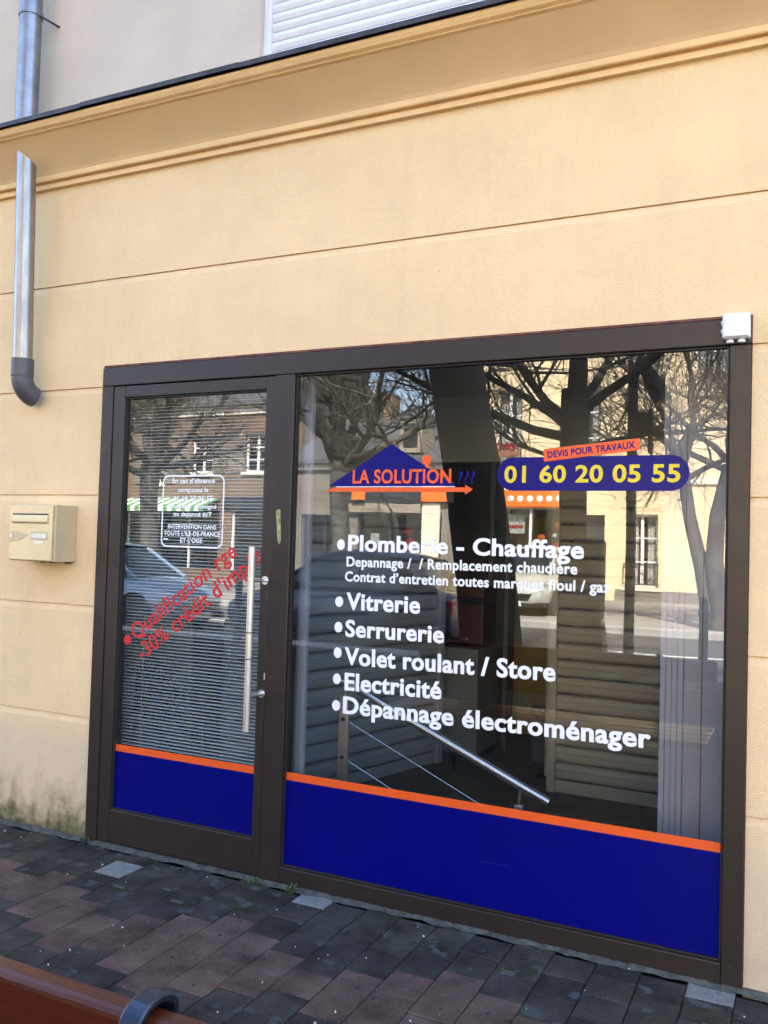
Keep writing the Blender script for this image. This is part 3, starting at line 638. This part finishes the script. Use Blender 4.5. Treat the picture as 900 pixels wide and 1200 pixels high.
MB().tube([(1.06, .6, .825), (2.165, .6, .362)], .021, 20).obj('rail_tube', 'steel_polished', ra, 0, True)
bx('upright', 'steel', ra, 1.083, 1.135, .585, .615, .021, .735, .004); MB().tube([(1.11, .6, .735), (1.115, .6, .79)], .006, 10).obj('rail_bracket', 'steel', ra, 0, True)
for (z) in (.62, .43): MB().tube([(1.109, .584, z), (1.109, .578, z)], .010, 12).obj('wire_bolt', 'in_dark', ra)
MB().tube([(1.135, .6, .605), (2.02, .6, .225)], .0022, 6).obj('wire', 'steel_polished', ra); MB().tube([(1.135, .6, .412), (2.02, .6, .032)], .0022, 6).obj('wire', 'steel_polished', ra)
bx('upright', 'steel', ra, 2.005, 2.045, .585, .615, .021, .33, .004); MB().tube([(2.025, .6, .33), (2.03, .6, .405)], .006, 10).obj('rail_bracket', 'steel', ra, 0, True)
bo = thing('boiler', 'dark red boiler casing with a black band on the grey cabinet', 'boiler', (1.03, 2.7, .8))
bx('casing', 'boiler_red', bo, .90, 1.15, 2.56, 2.86, .805, 1.10, .01); bx('casing_top', 'boiler_red', bo, .90, 1.15, 2.56, 2.86, 1.135, 1.225, .01); bx('control_band', 'screen_dark', bo, .905, 1.145, 2.565, 2.855, 1.1005, 1.1345)
ap = thing('appliance', 'pale grey household appliance standing under the red boiler casing', 'appliance', (1.03, 2.5, .02))
bx('cabinet', 'appliance', ap, .88, 1.17, 2.42, 2.86, .07, .795, .008); bx('plinth', 'in_dark', ap, .89, 1.16, 2.44, 2.85, .021, .0695); bx('door_seam', 'in_dark', ap, .885, 1.165, 2.4185, 2.4195, .62, .625)
for k in range(2):
    bu = thing('bucket', ('upper' if k else 'lower')+' grey plastic bucket of the stack in the back room', 'bucket', (1.54, 2.72, .021+.17*k), local=True)
    MB().lathe([(.060, 0), (.072, .185), (.078, .187), (.078, .205), (.068, .206), (.058, .03)], 0, 0, 18).obj('bucket_body', 'bucket', bu, 0, True)
    MB().lathe([(.0785, .150), (.081, .152), (.081, .158), (.0785, .160)], 0, 0, 18).obj('bucket_rim', 'bucket', bu, 0, True)
dv = thing('room_divider', 'low white divider standing behind the potted palm inside the door', 'divider', (-.6, .95, .02))
bx('divider_sheet', 'in_wall', dv, -1.15, -.12, .93, .96, .06, 1.12, .004); bx('divider_rail', 'in_jamb', dv, -1.15, -.12, .92, .97, 1.122, 1.15, .004)
for x in (-1.05, -.22): bx('divider_foot', 'in_dark', dv, x, x+.06, .80, 1.08, .021, .0595)
pl = thing('potted_palm', 'dark leafy potted palm standing behind the door blind', 'plant', (-.08, .42, .02), local=True)
MB().lathe([(.11, 0), (.15, .26), (.165, .26), (.165, .30), (.14, .30), (.13, .25)], 0, 0, 20).obj('pot', 'terracotta', pl, 0, True)
MB().tube([(0, 0, .24), (.01, 0, .5), (0, .01, .75)], [.03, .022, .015], 8).obj('stem', 'bark', pl)
r = random.Random(9)
for k in range(13):
    a = r.uniform(-.9, .9) if k < 9 else r.uniform(0, 6.3); el_ = r.uniform(-.1, 1.2); L_ = r.uniform(.28, .46); z0 = r.uniform(.42, .80)
    d = Vector((math.cos(a)*math.cos(el_), .35*math.sin(a)*math.cos(el_), math.sin(el_))); fb = MB(); sp = [Vector((0, 0, z0))+d*L_*t-Vector((0, 0, .22*t*t)) for t in [q/8 for q in range(9)]]
    fb.tube(sp, [.004]*8+[.001], 4)
    for q in range(1, 9):
        for s in (-1, 1):
            side = d.cross(Vector((0, 0, 1))).normalized() if abs(d.z) < .95 else Vector((1, 0, 0)); ll = .13*(1-.6*q/9)
            tip = sp[q]+(d*.8+side*s*.35+Vector((0, 0, s*.5-.15)))*ll; wv = Vector((0, 0, .009)); fb.add([sp[q]-wv, sp[q]+wv, tip], [(0, 1, 2)])
    fb.obj('frond', 'leaf_dark', pl)

# ================================================================== street behind the camera, seen in the glass
def tree(name, label, x, y, path, radii, seed, bark, limbs, crown_r, spread=(.5, 1.1), group='bare street trees', twigs=(7, 6, 5)):
    r = random.Random(seed)
    t = thing(name, label, 'tree', (x, y, 0), local=True, group=group)
    tb = MB()
    for pth, rad in zip(path, radii): tb.tube(pth, rad, 12)
    cr = MB(); tw = MB()
    def branch(p, d, L, rad, lev):
        n = 5 if lev < 2 else 3
        pts = [Vector(p)]; dd = Vector(d).normalized()
        for k in range(n):
            dd = (dd+Vector((r.gauss(0, .16), r.gauss(0, .16), r.gauss(.05, .12)))).normalized(); pts.append(pts[-1]+dd*L/n)
        rr = [max(.0035, rad*(1-.6*k/n)) for k in range(n+1)]
        (cr if lev < 2 else tw).tube(pts, rr, (8, 6, 4, 3)[min(lev, 3)], False)
        if lev < 3:
            for k in range(twigs[lev]):
                f = r.uniform(.25, 1.0); q = f*n; i = min(int(q), n-1); bp = pts[i].lerp(pts[i+1], q-i)
                ax = Vector((r.gauss(0, 1), r.gauss(0, 1), r.gauss(.25, .8))).normalized()
                branch(bp, dd*.55+ax*r.uniform(.6, 1.0), L*r.uniform(.42, .72), rad*(1-.55*f)*.5, lev+1)
    for (px, py, pz, dx, dy, dz, L, rad) in limbs: branch((px, py, pz), (dx, dy, dz), L, rad, 0)
    tb.obj('trunk', bark, t, 0, True); cr.obj('limbs', bark, t, 0, True); tw.obj('twigs', 'twig' if bark != 'bark' else 'bark', t)
    return t
def ring(n, z, L, rad, el=(.35, .9), seed=0, px=0, py=0):
    r = random.Random(seed); out = []
    for k in range(n):
        a = 6.283*k/n+r.uniform(-.3, .3); e = r.uniform(*el); out.append((px, py, z+r.uniform(-.3, .2), math.cos(a)*math.cos(e), math.sin(a)*math.cos(e), math.sin(e), L*r.uniform(.8, 1.15), rad*r.uniform(.8, 1.1)))
    return out
tree('bare_tree', 'dark bare street tree with upright trunk beside the lamp post', .82, -6.5, [[(.06, 0, 0), (0, 0, .25), (0, 0, 1.2), (-.02, 0, 2.4), (0, .02, 3.3)]], [[.27, .17, .15, .155, .17]], 21, 'bark',
     [(0, 0, 2.75, -1, .1, .22, 2.4, .060), (0, 0, 2.9, -.9, -.2, .62, 2.4, .058), (0, 0, 3.0, .8, .2, .66, 2.3, .062), (0, 0, 3.2, .1, 0, 1, 2.6, .12), (0, 0, 3.1, .4, -.6, .8, 2.3, .06), (0, 0, 2.6, .9, -.3, .2, 2.0, .035), (0, 0, 2.8, -.5, .8, .5, 2.0, .05), (0, 0, 2.5, -.8, -.4, .25, 1.8, .03)], 2, twigs=(10, 7, 4))
lean = [(-.08, 0, 0), (-.1, 0, .3), (-.20, 0, 1.2), (-.36, 0, 2.2), (-.58, 0, 3.3), (-.80, 0, 4.4), (-.95, 0, 5.2)]
tree('leaning_tree', 'thick smooth bare tree leaning over the pavement near the bench', .65, -4.6, [lean], [[.36, .30, .285, .28, .265, .25, .22]], 5, 'bark', ring(6, 5.0, 2.6, .11, seed=3, px=-.93), 2, twigs=(7, 5, 4))
tree('bare_tree', 'bare tree with twin pale trunks on the far pavement before the yellow house', 1.45, -14.9,
     [[(.15, 0, 0), (.05, 0, .3), (-.12, 0, 1.2), (-.35, 0, 2.2), (-.5, 0, 3.1)], [(.28, .1, 0), (.26, .1, .4), (.12, .1, 1.3), (.16, .1, 2.2), (.4, .1, 3.2)]], [[.26, .17, .14, .12, .12], [.28, .20, .17, .15, .14]], 33, 'bark_pale',
     ring(6, 3.0, 3.0, .075, (.3, 1.2), 4, -.5)+ring(7, 3.1, 3.0, .08, (.2, 1.2), 6, .4), 2, twigs=(9, 7, 5))
for k, (x, y, s, lab) in enumerate(((-6.6, -14.6, 41, 'bare pollarded tree in front of the slate-roofed shop'), (-12.6, -15.0, 52, 'bare spreading tree between the slate-roofed shop and the striped awning'), (-18.4, -14.8, 63, 'bare spreading tree in front of the green striped awning'), (-25.5, -15.0, 71, 'bare spreading tree before the pale house at the end of the row'))):
    tr = tree('bare_tree', lab, x, y, [[(.05, 0, 0), (0, 0, .4), (.04, 0, 1.5), (-.06, 0, 2.6), (0, 0, 3.4)]], [[.36, .26, .23, .22, .27]], s, 'bark_pale', ring(9, 3.3, 3.1, .12, (.15, 1.2), s), 2, twigs=(8, 7, 5))
    if k == 0:
        MB().lathe([(.10, 0), (.30, .10), (.42, .35), (.38, .62), (.16, .80)], 0, 0, 14, base=3.3).obj('pollard_head', 'bark', tr, 0, True)
# lamp post
lp = thing('lamp_post', 'black street lamp post with drooping twin head at the kerb', 'street lamp', (1.40, -6.8, 0), local=True)
MB().lathe([(.10, 0), (.10, .25), (.06, .30), (.055, 3.55), (.06, 3.62), (.03, 3.68)], 0, 0, 16).obj('post', 'black_metal', lp, 0, True)
MB().tube([(0, 0, 3.58), (.07, 0, 3.63), (.13, 0, 3.58), (.22, 0, 3.40), (.33, 0, 3.18)], [.05, .06, .075, .10, .10], 14).obj('lamp_head', 'black_metal', lp, 0, True)
MB().tube([(.20, 0, 2.60), (.20, 0, 3.10)], .03, 10).obj('lamp_tube', 'black_metal', lp, 0, True)
MB().tube([(.10, .03, 2.95), (.10, -.03, 2.95)], .12, 20).obj('round_plate', 'black_metal', lp, 0, True)
MB().tube([(.04, 0, 2.95), (.20, 0, 2.95)], .02, 8).obj('plate_arm', 'black_metal', lp)
# parking meter
pm = thing('parking_meter', 'dark grey parking meter with rounded top beside the bare tree', 'parking meter', (1.02, -6.25, 0), local=True)
MB().box(-.20, .20, -.13, .13, .72, 1.62).obj('meter_head', 'meter_grey', pm, .06, seg=4); MB().prism([(-.23, .02), (.28, .02), (.20, .72), (-.2, .72)], -.12, .12, 'y').obj('pedestal', 'meter_grey', pm, .01)
MB().box(-.12, .12, .131, .135, 1.25, 1.45).obj('display', 'screen_dark', pm); MB().box(-.25, .25, -.16, .16, 0, .02).obj('base_plate', 'black_metal', pm)
# bollards at the kerb
for k, x in enumerate((2.15, 4.4, -4.2)):
    bo_ = thing('bollard', ('dark grey bollard at the kerb close to the lamp post', 'dark grey bollard at the kerb beyond the bench end', 'dark grey bollard at the kerb beside the navy car')[k], 'bollard', (x, -7.2, 0), local=True, group='kerb bollards')
    MB().lathe([(.075, 0), (.075, .06), (.055, .10), (.05, .78), (.062, .80), (.062, .84), (.05, .86), (.05, .95), (.02, 1.0)], 0, 0, 16).obj('shaft', 'meter_grey', bo_, 0, True)
    MB().lathe([(.09, 0), (.09, .02), (.076, .02)], 0, 0, 16).obj('foot', 'black_metal', bo_)

# ---- cars
def car(label, loc, rz, paint, W=1.72, extra=None):
    t = thing('parked_car', label, 'car', loc, rz, 'cars parked in the street', local=True)
    # (x, half width, bottom, top, shoulder drop) from tail to nose, front is +x
    hw = W/2
    st = [(-2.02, .62, .42, .74), (-1.98, .78, .30, .88), (-1.75, .84, .24, .95), (-1.2, .86, .20, .96), (0, .86, .20, .95), (.85, .86, .20, .93), (1.3, .85, .20, .87), (1.70, .80, .22, .76), (1.92, .70, .26, .66), (2.0, .56, .32, .56)]
    b = MB(); ns = 14
    for (x, w_, zb, zt) in st:
        w_ *= W/1.72
        prof = [(.80, 0), (.97, .16), (1.0, .42), (.99, .72), (.93, .90), (.72, 1.0), (.3, 1.03)]
        ring_ = [(x, w_*a, zb+(zt-zb)*h) for a, h in prof]+[(x, -w_*a, zb+(zt-zb)*h) for a, h in prof[::-1]]
        b.v += ring_
    for i in range(len(st)-1):
        for k in range(ns): b.f.append((i*ns+k, i*ns+(k+1) % ns, (i+1)*ns+(k+1) % ns, (i+1)*ns+k))
    b.f += [tuple(range(ns))[::-1], tuple(range((len(st)-1)*ns, len(st)*ns))]
    body = b.obj('body', paint, t, 0, True)
    # glasshouse
    lo = [(-1.78, .70), (-1.2, .74), (.0, .75), (1.10, .66)]; hi = [(-1.36, .54), (-.9, .58), (-.1, .59), (.30, .54)]
    zlo = [.93, .95, .95, .90]; zhi = [1.36, 1.43, 1.45, 1.40]
    g_ = MB()
    for s in (1, -1):
        g_.v += [(x, s*w_, z) for (x, w_), z in zip(lo, zlo)]+[(x, s*w_, z) for (x, w_), z in zip(hi, zhi)]
    for i in range(3): g_.f += [(i, i+1, 5+i, 4+i), (8+i, 9+i, 13+i, 12+i)]
    g_.f += [(0, 4, 12, 8), (3, 7, 15, 11), (4, 5, 13, 12), (5, 6, 14, 13), (6, 7, 15, 14)]
    g_.obj('windows', 'car_glass', t, 0, False)
    rf = MB(); rv = []
    for s in (1, 0, -1):
        rv += [(x, s*(w_+.012), z+.012+(.035 if s == 0 else 0)) for (x, w_), z in zip(hi, zhi)]
    rf.add(rv, [(i+4*j, i+1+4*j, i+5+4*j, i+4+4*j) for i in range(3) for j in range(2)]); ro = rf.obj('roof', paint, t, 0, True); ro.modifiers.new('s', 'SOLIDIFY').thickness = -.03
    for s in (1, -1):
        for (a, c) in (((-1.78, .70, .93), (-1.36, .54, 1.36)), ((1.10, .66, .90), (.30, .54, 1.40)), ((-.45, .755, .95), (-.42, .60, 1.44)), ((-1.30, .745, .95), (-1.0, .585, 1.42))):
            MB().tube([(a[0], s*a[1], a[2]), (c[0], s*c[1], c[2])], .032, 6).obj('pillar', paint, t, 0, True)
        MB().tube([(-1.36, s*.55, 1.37), (-.9, s*.59, 1.44), (-.1, s*.60, 1.46), (.30, s*.55, 1.41)], .025, 6).obj('roof_rail', paint, t, 0, True)
        MB().box(.62, .78, s*.80-.09, s*.80+.09, .94, 1.06).obj('mirror', paint, t, .03)
        MB().box(-.55, -.38, s*.868-.012, s*.868+.012, .78, .81).obj('door_handle', paint, t, .006)
        MB().tube([(1.62, s*.70, .66), (1.86, s*.58, .60)], [.085, .075], 12).obj('headlight', 'lens', t, 0, True)
        MB().box(-2.0, -1.93, s*.66-.10, s*.66+.10, .62, .84).obj('tail_light', 'tail_red', t, .02)
        for x in (-1.25, 1.22):
            wh = D.objects.new('wheel', None); COL.objects.link(wh); wh.parent = t; wh.location = (x, s*.76, .31)
            MB().lathe([(.20, -.10), (.30, -.10), (.315, -.06), (.315, .06), (.30, .10), (.20, .10)], 0, 0, 22, 'y').obj('tyre', 'tyre', wh, 0, True)
            MB().lathe([(.205, -.102), (.19, -.085), (.05, -.11), (.05, .11), (.19, .085), (.205, .102)], 0, 0, 22, 'y').obj('rim', 'rim', wh, 0, True)
            MB().lathe([(.37, -.115), (.34, -.115), (.34, .115), (.37, .115)], x, .31, 22, 'y', s*.755).obj('wheel_arch', 'tyre', t)
    gr = MB().prism([(-.42, .34), (.42, .34), (.50, .50), (-.50, .50)], 1.90, 2.012).obj('grille', 'black_metal', t, .01)
    for z in (.38, .42, .46): MB().box(2.0125, 2.018, -.42, .42, z, z+.010).obj('grille_bar', 'chrome', t)
    MB().prism([(-.12, .53), (.12, .53), (.08, .61), (-.08, .61)], 1.96, 1.998).obj('badge', 'chrome', t, .01)
    MB().box(1.9, 2.03, -.26, .26, .22, .325).obj('number_plate', 'plastic_white', t, .004); MB().box(-2.04, -2.0, -.26, .26, .50, .61).obj('number_plate', 'plastic_white', t, .004)
    MB().prism([(-.78*hw/.86, .20), (.78*hw/.86, .20), (.72, .31), (-.72, .31)], 1.70, 1.955).obj('bumper', 'tyre', t, .02)
    return t
car('silver hatchback parked nose out before the yellow house', (-2.62, -17.1, 0), math.pi/2, 'car_silver')
nc = car('dark navy car parked along the kerb by the leaning tree', (-3.35, -9.15, -.13), math.pi, 'car_navy')
car('pale blue car parked along the kerb behind the navy car', (-8.3, -9.1, -.13), 0, 'car_blue')

# ---- houses across the street (their fronts at y = -23 face the shop)
def house_window(par, x0, x1, z0, z1, yf, bars=2, rail=False, sill=True, shut=None, curtain=True, fm='wood_white'):
    w_ = D.objects.new('window', None); COL.objects.link(w_); w_.parent = par; w_.matrix_parent_inverse = Matrix.Translation(par.location).inverted()
    t = .07; yb = yf-.22
    f = MB().box(x0, x0+t, yb, yb+.07, z0, z1).box(x1-t, x1, yb, yb+.07, z0, z1).box(x0+t, x1-t, yb, yb+.07, z0, z0+t).box(x0+t, x1-t, yb, yb+.07, z1-t, z1)
    xm = (x0+x1)/2; f.box(xm-.045, xm+.045, yb+.002, yb+.072, z0+t, z1-t)
    for k in range(1, bars+1):
        zz = z0+(z1-z0)*k/(bars+1); f.box(x0+t, xm-.045, yb+.012, yb+.05, zz-.018, zz+.018); f.box(xm+.045, x1-t, yb+.012, yb+.05, zz-.018, zz+.018)
    f.obj('window_frame', fm, w_)
    MB().add([(x0, yb+.03, z0), (x1, yb+.03, z0), (x1, yb+.03, z1), (x0, yb+.03, z1)], [(0, 1, 2, 3)]).obj('window_pane', 'house_glass', w_)
    bx('window_room', 'room_dark', w_, x0-.1, x1+.1, yb-.9, yb-.8, z0-.1, z1+.1)
    if curtain:
        for a, c in ((x0+t, x0+(x1-x0)*.36), (x0+(x1-x0)*.64, x1-t)):
            cb = MB(); n = 10; cb.v = [(a+(c-a)*k/n, yb-.10+.03*math.sin(k*2.1), z) for k in range(n+1) for z in (z0+.03, z1-.03)]; cb.f = [(2*k, 2*k+2, 2*k+3, 2*k+1) for k in range(n)]; cb.obj('curtain', 'curtain', w_)
    if sill: bx('window_sill', 'stone_trim', w_, x0-.10, x1+.10, yf-.2, yf+.09, z0-.11, z0-.004)
    if rail:
        rb = MB().box(x0-.05, x1+.05, yf+.06, yf+.09, z0+.62, z0+.66).box(x0-.05, x1+.05, yf+.06, yf+.09, z0+.06, z0+.09)
        k = x0-.04
        while k < x1+.05: rb.box(k-.008, k+.008, yf+.066, yf+.084, z0+.09, z0+.62); k += .11
        rb.obj('railing', 'black_metal', w_)
    if shut:
        for a, c in ((x0-.62, x0-.06), (x1+.06, x1+.62)):
            sb = MB().box(a, c, yf+.01, yf+.05, z0, z1); k = z0+.1
            while k < z1-.1: sb.box(a+.06, c-.06, yf+.05, yf+.062, k, k+.05); k += .09
            sb.obj('window_shutter', shut, w_)
    return w_
YF = -23.0
# yellow house
hy = thing('yellow_house', 'sunlit yellow house with a shop under an orange sign across the street', 'house', (-1.5, YF, 0))
HW = [(-1.62, -.68, .42, 2.56), (-5.68, -4.84, 4.05, 6.40), (-3.3, -2.4, 4.05, 6.40), (.25, 1.25, 6.05, 8.0), (-1.62, -.70, 6.7, 8.6), (-5.68, -4.84, 7.2, 9.0), (3.2, 4.2, .42, 2.56), (3.2, 4.2, 4.05, 6.4), (6.5, 7.5, .42, 2.56), (6.5, 7.5, 4.05, 6.4), (9.5, 10.5, 4.05, 6.4), (9.4, 10.6, 0.02, 2.5)]
SHOP = (-5.75, -3.3, .35, 2.68); SDOOR = (-3.15, -2.25, .02, 2.5)
wall_open(-6.7, 13.0, -.05, 10.2, HW+[SHOP, SDOOR], YF, YF-.35).obj('wall', 'house_yellow', hy)
for k, h in enumerate(HW[:-1]): house_window(hy, *h, YF, rail=h[2] < 5, shut=None)
bx('house_body', 'house_yellow', hy, -6.65, 12.95, -33, -24.2, -.05, 10.1)
MB().prism([(-22.6, 10.2), (-22.6, 10.35), (-28, 13.2), (-33.2, 10.35), (-33.2, 10.2)], -6.8, 13.2).obj('roof', 'tile_red', hy)
bx('cornice_band', 'stone_trim', hy, -6.72, 13.02, YF+.001, YF+.12, 9.85, 10.19); bx('string_course', 'stone_trim', hy, -6.72, 13.02, YF+.001, YF+.07, 3.42, 3.60)
bx('plinth', 'house_grey', hy, -1.9, 13.02, YF+.001, YF+.05, -.05, .33)
bx('shop_sign', 'sign_orange', hy, -5.75, -3.35, YF+.002, YF+.12, 2.74, 3.26, .01)
for k in range(7):
    xx = -5.4+k*.30; MB().lathe([(.10, 0), (.10, .01), (.055, .011)], xx, 3.0, 14, 'y', YF+.1205).obj('sign_ring', 'wood_white', hy)
bx('display_back', 'room_dark', hy, -5.85, -2.2, -24.15, -24.1, -.05, 2.75)
bx('shop_pane', 'house_glass', hy, -5.75, -3.3, YF-.16, YF-.15, .35, 2.68)
for x in (-5.75, -4.55, -3.36): bx('shop_mullion', 'wood_white', hy, x, x+.07, YF-.14, YF-.07, .35, 2.68)
bx('shop_poster', 'wood_white', hy, -5.55, -4.75, YF-.30, YF-.28, 1.9, 2.5); bx('shop_poster', 'sign_red', hy, -5.50, -4.80, YF-.279, YF-.275, 2.06, 2.16); bx('shop_door', 'meter_grey', hy, -3.12, -2.28, YF-.25, YF-.20, .03, 2.47)
r = random.Random(6)
for k in range(9):
    xx = r.uniform(-4.4, -3.5); zz = r.uniform(.9, 2.45); MB().lathe([(.02, -.02), (r.uniform(.07, .14), 0), (.02, .02)], xx, zz, 10, 'y', YF-.26).obj('window_display', r.choice(('sign_red', 'awning_green', 'sign_orange', 'wood_white', 'petal_pink')), hy)
fl_ = thing('flower_box', 'red flowers in a box on the upper window of the yellow house', 'flower box', (-5.25, YF, 4.5))
bx('planter', 'terracotta', fl_, -5.65, -4.88, YF+.10, YF+.28, 4.30, 4.46, .01)
fb = MB()
for k in range(60): fb.lathe([(.01, -.03), (.05, 0), (.01, .03)], r.uniform(-5.65, -4.88), YF+r.uniform(.08, .32), 6, base=4.48+r.uniform(0, .22))
fb.obj('petals', 'petal_red', fl_)
# slate-roofed shop
hs = thing('slate_house', 'low grey house with slate roof and dark shopfront across the street', 'house', (-10, YF, 0))
SH = [(-10.5, -8.15, .1, 2.45), (-12.7, -11.0, .4, 2.4), (-7.95, -7.45, .02, 2.5)]
wall_open(-13.4, -6.72, -.05, 4.15, SH, YF, YF-.3).obj('wall', 'house_grey', hs)
bx('house_body', 'house_grey', hs, -13.35, -6.75, -32, -24.0, -.05, 4.1)
MB().prism([(-22.7, 4.15), (-22.7, 4.28), (-27.2, 6.35), (-32.2, 4.28), (-32.2, 4.15)], -13.5, -6.71).obj('roof', 'slate', hs)
bx('fascia', 'stone_trim', hs, -13.4, -6.72, YF+.001, YF+.12, 3.95, 4.145); bx('shop_band', 'house_pale', hs, -10.9, -8.15, YF+.002, YF+.18, 2.50, 2.80)
bx('shop_band', 'meter_grey', hs, -10.9, -8.15, YF+.003, YF+.15, 2.82, 3.42); bx('shop_sign', 'sign_orange', hs, -8.12, -6.75, YF+.002, YF+.2, 2.86, 3.42, .01)
bx('shop_sign', 'sign_orange', hs, -10.6, -10.1, YF+.3, YF+.35, 2.9, 3.2, .01)
bx('pier', 'stone_trim', hs, -8.10, -7.50, YF+.002, YF+.10, -.05, 2.84)
for x in (-10.5, -9.4, -8.22): bx('shop_mullion', 'meter_grey', hs, x, x+.07, YF-.16, YF-.09, .1, 2.45)
bx('shop_pane', 'house_glass', hs, -10.5, -8.15, YF-.19, YF-.18, .1, 2.45); bx('display_back', 'room_dark', hs, -12.9, -7.3, -23.95, -23.9, -.05, 3)
for k in range(8):
    xx = r.uniform(-10.3, -8.6); zz = r.uniform(.6, 1.9); bx('shop_poster', r.choice(('wood_white', 'sign_red', 'house_pale', 'sign_orange')), hs, xx, xx+r.uniform(.15, .4), YF-.33-.01*k, YF-.325-.01*k, zz, zz+r.uniform(.2, .45))
house_window(hs, -12.7, -11.0, .4, 2.4, YF, curtain=False, fm='meter_grey'); MB().box(-9.0, -8.2, -24.0, -22.95, 4.5, 5.6).obj('dormer', 'house_pale', hs); MB().prism([(-9.1, 5.6), (-8.1, 5.6), (-8.6, 6.1)], -24.4, -22.9, 'y').obj('dormer_roof', 'slate', hs)
bx('dormer_window', 'car_glass', hs, -8.85, -8.35, -22.949, -22.94, 4.65, 5.45)
bx('chimney', 'house_brown', hs, -11.9, -11.2, -27.6, -26.9, 5.7, 7.2)
# brown house with awning
hb_ = thing('brown_house', 'brown rendered house with green and white striped awning across the street', 'house', (-17.5, YF, 0))
BW = [(-19.6, -18.9, 3.5, 4.9), (-17.6, -16.6, 3.9, 5.3), (-15.2, -14.2, 3.9, 5.3)]; BS = [(-20.6, -16.2, .35, 2.5), (-15.7, -13.9, .1, 2.5)]
wall_open(-21.4, -13.42, -.05, 6.3, BW+BS, YF, YF-.3).obj('wall', 'house_brown', hb_)
for h in BW: house_window(hb_, *h, YF, shut='house_grey', curtain=False)
bx('house_body', 'house_brown', hb_, -21.35, -13.45, -32, -24.1, -.05, 6.2)
MB().prism([(-22.7, 6.3), (-22.7, 6.42), (-27.5, 9.0), (-32.2, 6.42), (-32.2, 6.3)], -21.5, -13.41).obj('roof', 'slate', hb_)
bx('cornice_band', 'stone_trim', hb_, -21.4, -13.42, YF+.001, YF+.10, 6.0, 6.29); bx('display_back', 'room_dark', hb_, -21, -13.6, -24.05, -24.0, -.05, 3)
for k in range(22):
    xx = -20.8+k*.21
    MB().prism([(YF+.02, 2.95), (YF+1.0, 2.62), (YF+1.0, 2.42), (YF+.98, 2.42), (YF+.98, 2.60), (YF+.02, 2.93)], xx, xx+.2095).obj('awning_stripe', 'awning_green' if k % 2 else 'wood_white', hb_)
bx('shop_band', 'meter_grey', hb_, -16.0, -13.6, YF+.002, YF+.1, 2.56, 3.0); bx('shop_pane', 'house_glass', hb_, -20.6, -16.2, YF-.19, YF-.18, .35, 2.5); bx('shop_pane', 'house_glass', hb_, -15.7, -13.9, YF-.19, YF-.18, .1, 2.5)
for x in (-20.6, -19.2, -17.7, -16.27, -15.7, -13.97): bx('shop_mullion', 'wood_white', hb_, x, x+.07, YF-.16, YF-.09, .35, 2.5)
# pale house further along
hp = thing('pale_house', 'tall pale house at the far end of the row across the street', 'house', (-28, YF, 0))
PW = [(-24+k*-3.0, -23+k*-3.0, z, z+1.8) for k in range(4) for z in (.9, 4.0, 6.9)]
wall_open(-35.5, -21.42, -.05, 9.2, PW, YF, YF-.3).obj('wall', 'house_pale', hp); bx('house_body', 'house_pale', hp, -35.4, -21.45, -32, -24.1, -.05, 9.1)
for h in PW: house_window(hp, *h, YF, shut='wood_white')
MB().prism([(-22.7, 9.2), (-22.7, 9.35), (-27.5, 11.8), (-32.2, 9.35), (-32.2, 9.2)], -35.6, -21.41).obj('roof', 'slate', hp)
bx('cornice_band', 'stone_trim', hp, -35.5, -21.42, YF+.001, YF+.10, 8.9, 9.19)

for o in D.objects:
    for k in ('_world', '_w'):
        if k in o: del o[k]
